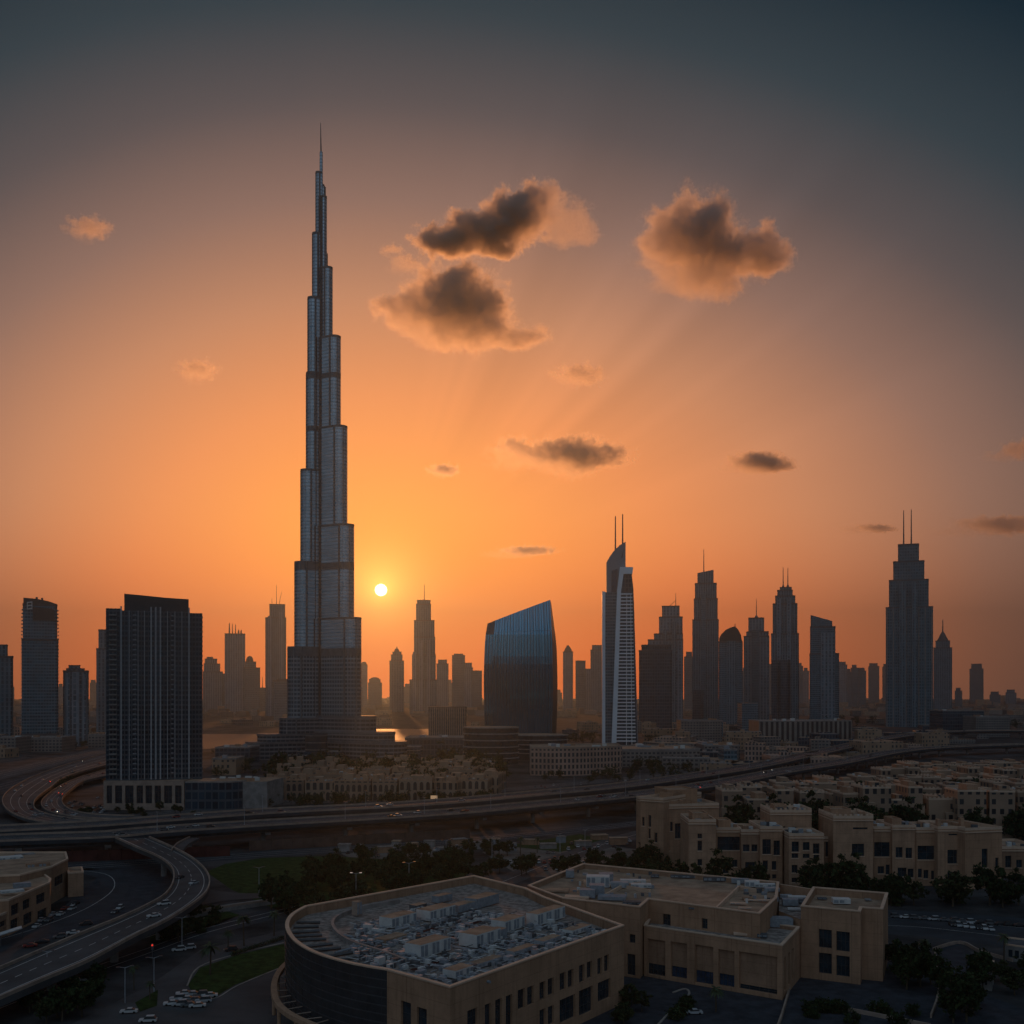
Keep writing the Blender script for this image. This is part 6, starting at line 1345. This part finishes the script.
for kx in PATH:
    if 'loop' in kx: traffic(*PATH[kx], 16, 'on the ' + ('outer' if 'outer loop road sweeping' in kx else 'inner') + ' loop road', 'cars on the loop roads', (.2, .5, .8), (-5, 120), .5)
def lot(px, n, label, group, jit=.15):
    k = 0; x0, x1, y0, y1 = min(p[0] for p in px), max(p[0] for p in px), min(p[1] for p in px), max(p[1] for p in px)
    W_ = [gp(*p) for p in px]; gx0, gx1, gy0, gy1 = min(p[0] for p in W_), max(p[0] for p in W_), min(p[1] for p in W_), max(p[1] for p in W_); sl = []
    y = gy0
    while y < gy1:
        x = gx0
        while x < gx1:
            if inpoly(x, y, W_): sl.append((x, y))
            x += 2.9
        y += 11
    random.shuffle(sl)
    for x, y in sl[:n]:
        col = random.choice(('white', 'white', 'silver', 'black', 'grey', 'red')); car(col, random.random() < .4, x, y, .05, R(90) + random.uniform(-.05, .05) + (math.pi if random.random() < .5 else 0), f'{col} car parked {label}', group)
lot([(105, 818), (262, 811), (262, 818), (200, 822), (105, 825)], 26, 'in the lot below the sand podium', 'cars parked below the sand podium')
lot([(66, 801), (104, 794), (105, 815), (70, 812)], 16, 'in the lot left of the sand podium', 'cars parked left of the sand podium')
lot([(265, 809), (420, 803), (520, 795), (520, 800), (420, 809), (265, 814)], 26, 'along the road before the arcaded quarter', 'cars parked before the arcaded quarter')
lot([(520, 788), (620, 781), (705, 773), (705, 777), (620, 788), (520, 796)], 26, 'in the lot below the pinkish hotel block', 'cars parked below the pinkish hotel block')
lot([(505, 858), (560, 852), (600, 858), (560, 872), (510, 874)], 18, 'in the lot behind the hotel main roof', 'cars parked behind the hotel main roof')
lot([(330, 851), (470, 845), (445, 857), (350, 860)], 18, 'on the paved strip behind the lawn', 'cars parked behind the lawn')
lot([(556, 843), (640, 837), (625, 849), (560, 853)], 14, 'on the paved lane left of the large townhouse', 'cars parked left of the large townhouse')
lot([(20, 928), (75, 904), (80, 908), (30, 934)], 8, 'close to the front of the low left building', 'cars parked before the low left building')
# site cabins and low kiosks on the strip below the viaduct
random.seed(44)
for i, (x, y) in enumerate(((338, 852), (356, 850), (377, 853), (392, 848), (407, 851), (424, 847), (437, 853), (452, 846), (470, 849), (488, 846), (506, 851), (522, 845), (540, 849), (557, 843), (575, 846), (592, 840), (610, 845))):
    X, Y = gp(x, y); w, dp, h_ = random.uniform(4, 10), random.uniform(3, 6), random.uniform(2.6, 4.2); rt = random.uniform(-.2, .6)
    t = thing('site_cabin', (X, Y, 0), f'small flat-roofed cabin, {ORDN[i]} from the left in the strip below the viaduct', 'cabin', 'cabins in the strip below the viaduct')
    mb = MB(); mb.box(X, Y, 0, X + w, Y + dp, h_, 0, 1, rt); mb.build('wall', [M[random.choice(('concrete', 'beige2', 'louvre'))], M['roof_sand']], t)
    mb = MB(); mb.box(X - .3, Y - .3, h_, X + w + .3, Y + dp + .3, h_ + .25, 0, 0, rt, True); mb.build('roof', [M[random.choice(('roof_sand', 'roof_grey'))]], t)
# ================================================================ street lamps, signal
def make_lamp(label, h=11, lit=True):
    t = thing('street_lamp', (0, 0, 0), label, 'street lamp'); mb = MB(); mb.tube((0, 0, 0), (0, 0, h), .16, .09, 6); mb.tube((0, 0, h), (1.6, 0, h + .4), .07, .06, 5); mb.tube((0, 0, h), (-1.6, 0, h + .4), .07, .06, 5); mb.build('pole', [M['steel']], t)
    for s_ in (-1, 1): mb = MB(); mb.box(s_ * 1.9 - .5, -.25, h + .3, s_ * 1.9 + .5, .25, h + .5, bottom=True); mb.build('lamp_head', [M['lamp'] if lit else M['mast']], t)
    return t
L0 = make_lamp('x', 14); L1 = make_lamp('x', 10, False); L0.location = (*gp(356, 908), 0); L0['label'] = 'tall lit street lamp on the lawn behind the round hotel end'
dup(L1, (*gp(259, 893), 0), .4, 1.1, 'shorter unlit street lamp by the slip road bridge, left of the grove')
dup(L1, (*gp(409, 893), 0), .4, 1.3, 'unlit street lamp half hidden behind the hotel roof edge')
L1.location = (*gp(47, 985), 0); L1['label'] = 'unlit street lamp in front of the ramp at the lower left'
dup(L1, (*gp(154, 992), 0), .5, 1, 'unlit street lamp beside the red signal'); dup(L1, (*gp(125, 1003), 0), .5, 1, 'unlit street lamp on the traffic island'); dup(L1, (*gp(182, 947), 0), .5, 1, 'unlit street lamp by the street under the ramp')
for kx, n0, st in ((VA, 18, 5), (VB, 18, 5)):
    P, L = PATH[kx]
    for i in range(n0, len(P) - 6, st):
        c = P[i].lerp(L[i], .5); a = math.atan2((P[i + 1] - P[i]).y, (P[i + 1] - P[i]).x)
        dup(L1, (c.x, c.y, c.z), a + 1.57, 1, 'thin twin-arm lamp post standing on the ' + ('front' if kx == VA else 'upper') + ' viaduct median', 'lamp posts on the viaduct medians')
for i, x in enumerate((446, 492, 560, 585)):
    dup(L1, (*gp(x, 862 - i * 4), 0), .5, 1.1, ('thin lamp post on the lane before the viaduct, ' + ORDN[i] + ' from the left'))
t = thing('traffic_signal', (*gp(152.5, 966), 0), 'traffic signal showing red in the shade below the ramp', 'traffic light'); x, y = gp(152.5, 966)
mb = MB(); mb.tube((x, y, 0), (x, y, 6.2), .1, n=6); mb.build('pole', [M['mast']], t); mb = MB(); mb.box(x - .35, y - .2, 5.2, x + .35, y + .2, 7.2, bottom=True); mb.build('signal_head', [M['mast']], t); mb = MB(); mb.tube((x, y - .2, 6.75), (x, y - .3, 6.75), .3, n=10); mb.build('red_lens', [M['redlight']], t)
t = thing('signboard', (*gp(434, 806), 0), 'small lit roadside sign before the arcaded quarter', 'sign'); x, y = gp(434, 806); mb = MB(); mb.tube((x, y, 0), (x, y, 6), .2, n=6); mb.build('post', [M['mast']], t); mb = MB(); mb.box(x - 2.6, y - .2, 5, x + 2.6, y + .2, 8, bottom=True); mb.build('sign_panel', [emit('sign_glow', (1, .6, .32), .25)], t)

# ================================================================ clouds: lumpy bodies filled with uneven vapour
def cloud(label, blobs, dist, dens, amp=.85, nscale=5., thick=.8, col=(.99, .95, .92), bias=(.35, 0, 1.)):
    s = dist / F; cx_ = sum(b[0] for b in blobs) / len(blobs); cy_ = sum(b[1] for b in blobs) / len(blobs)
    org = Vector((wx(cx_, dist), dist, wz(cy_, dist))); B = []
    for x, y, rx, ry in blobs: B.append((Vector(((x - cx_) * s, random.uniform(-.15, .15) * rx * s, -(y - cy_) * s)), Vector((rx * s * 1.3, (rx * .5 + ry * .5) * s * thick * 1.3, ry * s * 1.3))))
    mb = MB(); n1, n2 = 18, 12
    for c, r in B:
        V = lambda i, j: (c.x + r.x * 1.28 * math.sin(math.pi * j / n2) * math.cos(6.28318 * i / n1), c.y + r.y * 1.28 * math.sin(math.pi * j / n2) * math.sin(6.28318 * i / n1), c.z + r.z * 1.28 * math.cos(math.pi * j / n2))
        for i in range(n1):
            for j in range(n2):
                q4 = [V(i, j + 1), V(i + 1, j + 1), V(i + 1, j), V(i, j)]
                if j == 0: q4 = q4[:3]
                if j == n2 - 1: q4 = [q4[0], q4[2], q4[3]]
                mb.face(q4)
    me = bpy.data.meshes.new('c'); import bmesh as bm_
    me.from_pydata(mb.v, [], mb.f); b_ = bm_.new(); b_.from_mesh(me); bm_.ops.remove_doubles(b_, verts=b_.verts, dist=.01); b_.to_mesh(me); b_.free()
    tmp = bpy.data.objects.new('c', me); COL.objects.link(tmp); md = tmp.modifiers.new('r', 'REMESH'); md.mode = 'VOXEL'; md.voxel_size = max(r.z for c, r in B) / 6
    dg = bpy.context.evaluated_depsgraph_get(); me2 = bpy.data.meshes.new_from_object(tmp.evaluated_get(dg)); bpy.data.objects.remove(tmp)
    rad = max(r.z for c, r in B)
    for v in me2.vertices:
        v.co += v.normal * noise.noise(v.co / rad * 1.6) * rad * .12
    o = bpy.data.objects.new('cloud', me2); COL.objects.link(o); o.location = org; tag(o, label, 'cloud')
    m = bpy.data.materials.new('cloud_vapour'); m.use_nodes = True; m.node_tree.nodes.clear(); q = G(m.node_tree)
    p = q.n('ShaderNodeTexCoord').outputs['Object']
    wp = q.n('ShaderNodeTexNoise'); wp.inputs['Scale'].default_value = 1.3 / rad; wp.inputs['Detail'].default_value = 3; q.put(wp.inputs[0], p)
    p2 = q.vm('ADD', p, q.vm('MULTIPLY', q.vm('SUBTRACT', wp.outputs[1], (.5, .5, .5)), (rad * .9,) * 3)); fld = None
    for c, r in B:
        e = q.m('SUBTRACT', 1., q.vm('LENGTH', q.vm('DIVIDE', q.vm('SUBTRACT', p2, tuple(c)), tuple(r))))
        fld = e if fld is None else q.m('SMOOTH_MAX', fld, e, .45)
    nz = q.n('ShaderNodeTexNoise'); nz.inputs['Scale'].default_value = nscale / rad / 2.; nz.inputs['Detail'].default_value = 7; nz.inputs['Roughness'].default_value = .62; q.put(nz.inputs[0], p)
    f2 = q.m('ADD', fld, q.m('MULTIPLY', q.m('SUBTRACT', nz.outputs[0], .5), amp))
    nz2 = q.n('ShaderNodeTexNoise'); nz2.inputs['Scale'].default_value = nscale / rad * 1.9; nz2.inputs['Detail'].default_value = 4; q.put(nz2.inputs[0], p)
    f2 = q.m('ADD', f2, q.m('MULTIPLY', q.m('SUBTRACT', nz2.outputs[0], .5), .75))
    ed_ = q.sstep(f2, .05, .42)
    bv = Vector(bias).normalized(); ext_ = max(abs(c.z) + r.z for c, r in B)
    sd2 = q.sstep(q.m('ADD', q.m('DIVIDE', q.vm('DOT_PRODUCT', p, tuple(bv)), ext_), q.m('MULTIPLY', q.m('SUBTRACT', nz.outputs[0], .5), .8)), -.75, .35, .12, 1.)
    dn_ = q.m('MULTIPLY', q.m('MULTIPLY', q.m('MULTIPLY', ed_, q.m('ADD', .25, ed_)), dens / rad), sd2)
    pv = q.n('ShaderNodeVolumePrincipled'); pv.inputs['Color'].default_value = (*col, 1); q.put(pv.inputs['Density'], dn_); pv.inputs['Anisotropy'].default_value = .74
    q.put(q.n('ShaderNodeOutputMaterial').inputs['Volume'], pv.outputs[0]); me2.materials.clear(); me2.materials.append(m)
    m.cycles.volume_step_rate = .16; m.cycles.homogeneous_volume = False
    return o
random.seed(2)
cloud('long dark grey cloud with a glowing right tip, highest of the middle clouds', [(452, 238, 34, 15), (485, 230, 32, 20), (520, 218, 32, 24), (540, 205, 24, 18), (568, 222, 28, 20), (500, 250, 20, 10), (582, 232, 16, 14)], 6500,  6, 1.25, bias=(-.8, 0, .3))
cloud('large rounded brown cloud with a bright golden rim, right of the tall tower', [(455, 300, 38, 34), (430, 311, 30, 20), (480, 307, 33, 25), (462, 328, 44, 20), (405, 312, 26, 18), (510, 338, 34, 12)], 6500,  5, 1.0, bias=(.25, 0, 1))
cloud('large golden-bottomed cloud alone on the upper right', [(700, 232, 34, 34), (672, 240, 30, 30), (724, 248, 38, 24), (765, 248, 26, 22), (690, 275, 44, 22), (715, 285, 26, 14)], 6500,  5, 1.0, bias=(.5, 0, 1))
cloud('small dark arrow-shaped cloud below the middle clouds', [(575, 455, 34, 17), (518, 456, 27, 15), (600, 456, 28, 10), (545, 456, 26, 13), (574, 470, 18, 8)], 7500,  2.6, 1.6)
cloud('small flat brown cloud low on the right of the middle', [(758, 463, 28, 10), (742, 467, 20, 6), (776, 465, 18, 6)], 7500,  2.4, 1.5)
cloud('tiny golden wisp between the rounded cloud and the arrow-shaped cloud', [(580, 375, 22, 10), (564, 378, 14, 6)], 7000, 0.8, 2.4, 3.)
cloud('tiny pink wisp high on the left', [(90, 230, 19, 10), (78, 232, 12, 6)], 7000, 0.7, 2.4, 3.)
cloud('tiny pink wisp left of the tall tower', [(198, 371, 17, 10), (190, 374, 10, 8)], 7000, 0.7, 2.4, 3.)
cloud('tiny brown puff just above and right of the sun', [(444, 470, 13, 6), (436, 472, 10, 4)], 7500, 1.2, 2.4, 3.)
cloud('thin grey streak cloud at the far right', [(990, 527, 40, 8), (962, 531, 24, 5), (1012, 522, 20, 6)], 9000, 0.9, 2.4, 3.)
cloud('thin short streak cloud above the lone twin-mast tower, to its left', [(866, 529, 24, 4), (882, 528, 14, 3)], 9000, 0.8, 2.4, 3.)
cloud('thin faint streak cloud above the blue block', [(506, 554, 22, 4.5), (530, 550, 24, 4)], 9500, 0.7, 2.4, 3.)
cloud('small dim cloud at the right picture edge', [(1018, 450, 16, 9), (996, 457, 14, 4)], 8000, 0.8, 2.4, 3.)
cloud('faint dark wisp trailing left of the long dark cloud', [(405, 265, 16, 8), (393, 250, 10, 5)], 6800, 0.7, 2.4, 3.)
# a few remaining prototypes that were never placed
for k, o in list(PROTO.items()):
    if k not in USED:
        for c in list(o.children): bpy.data.objects.remove(c)
        bpy.data.objects.remove(o)
for k, o in list(PC.items()):
    if k not in CU:
        for c in list(o.children): bpy.data.objects.remove(c)
        bpy.data.objects.remove(o)
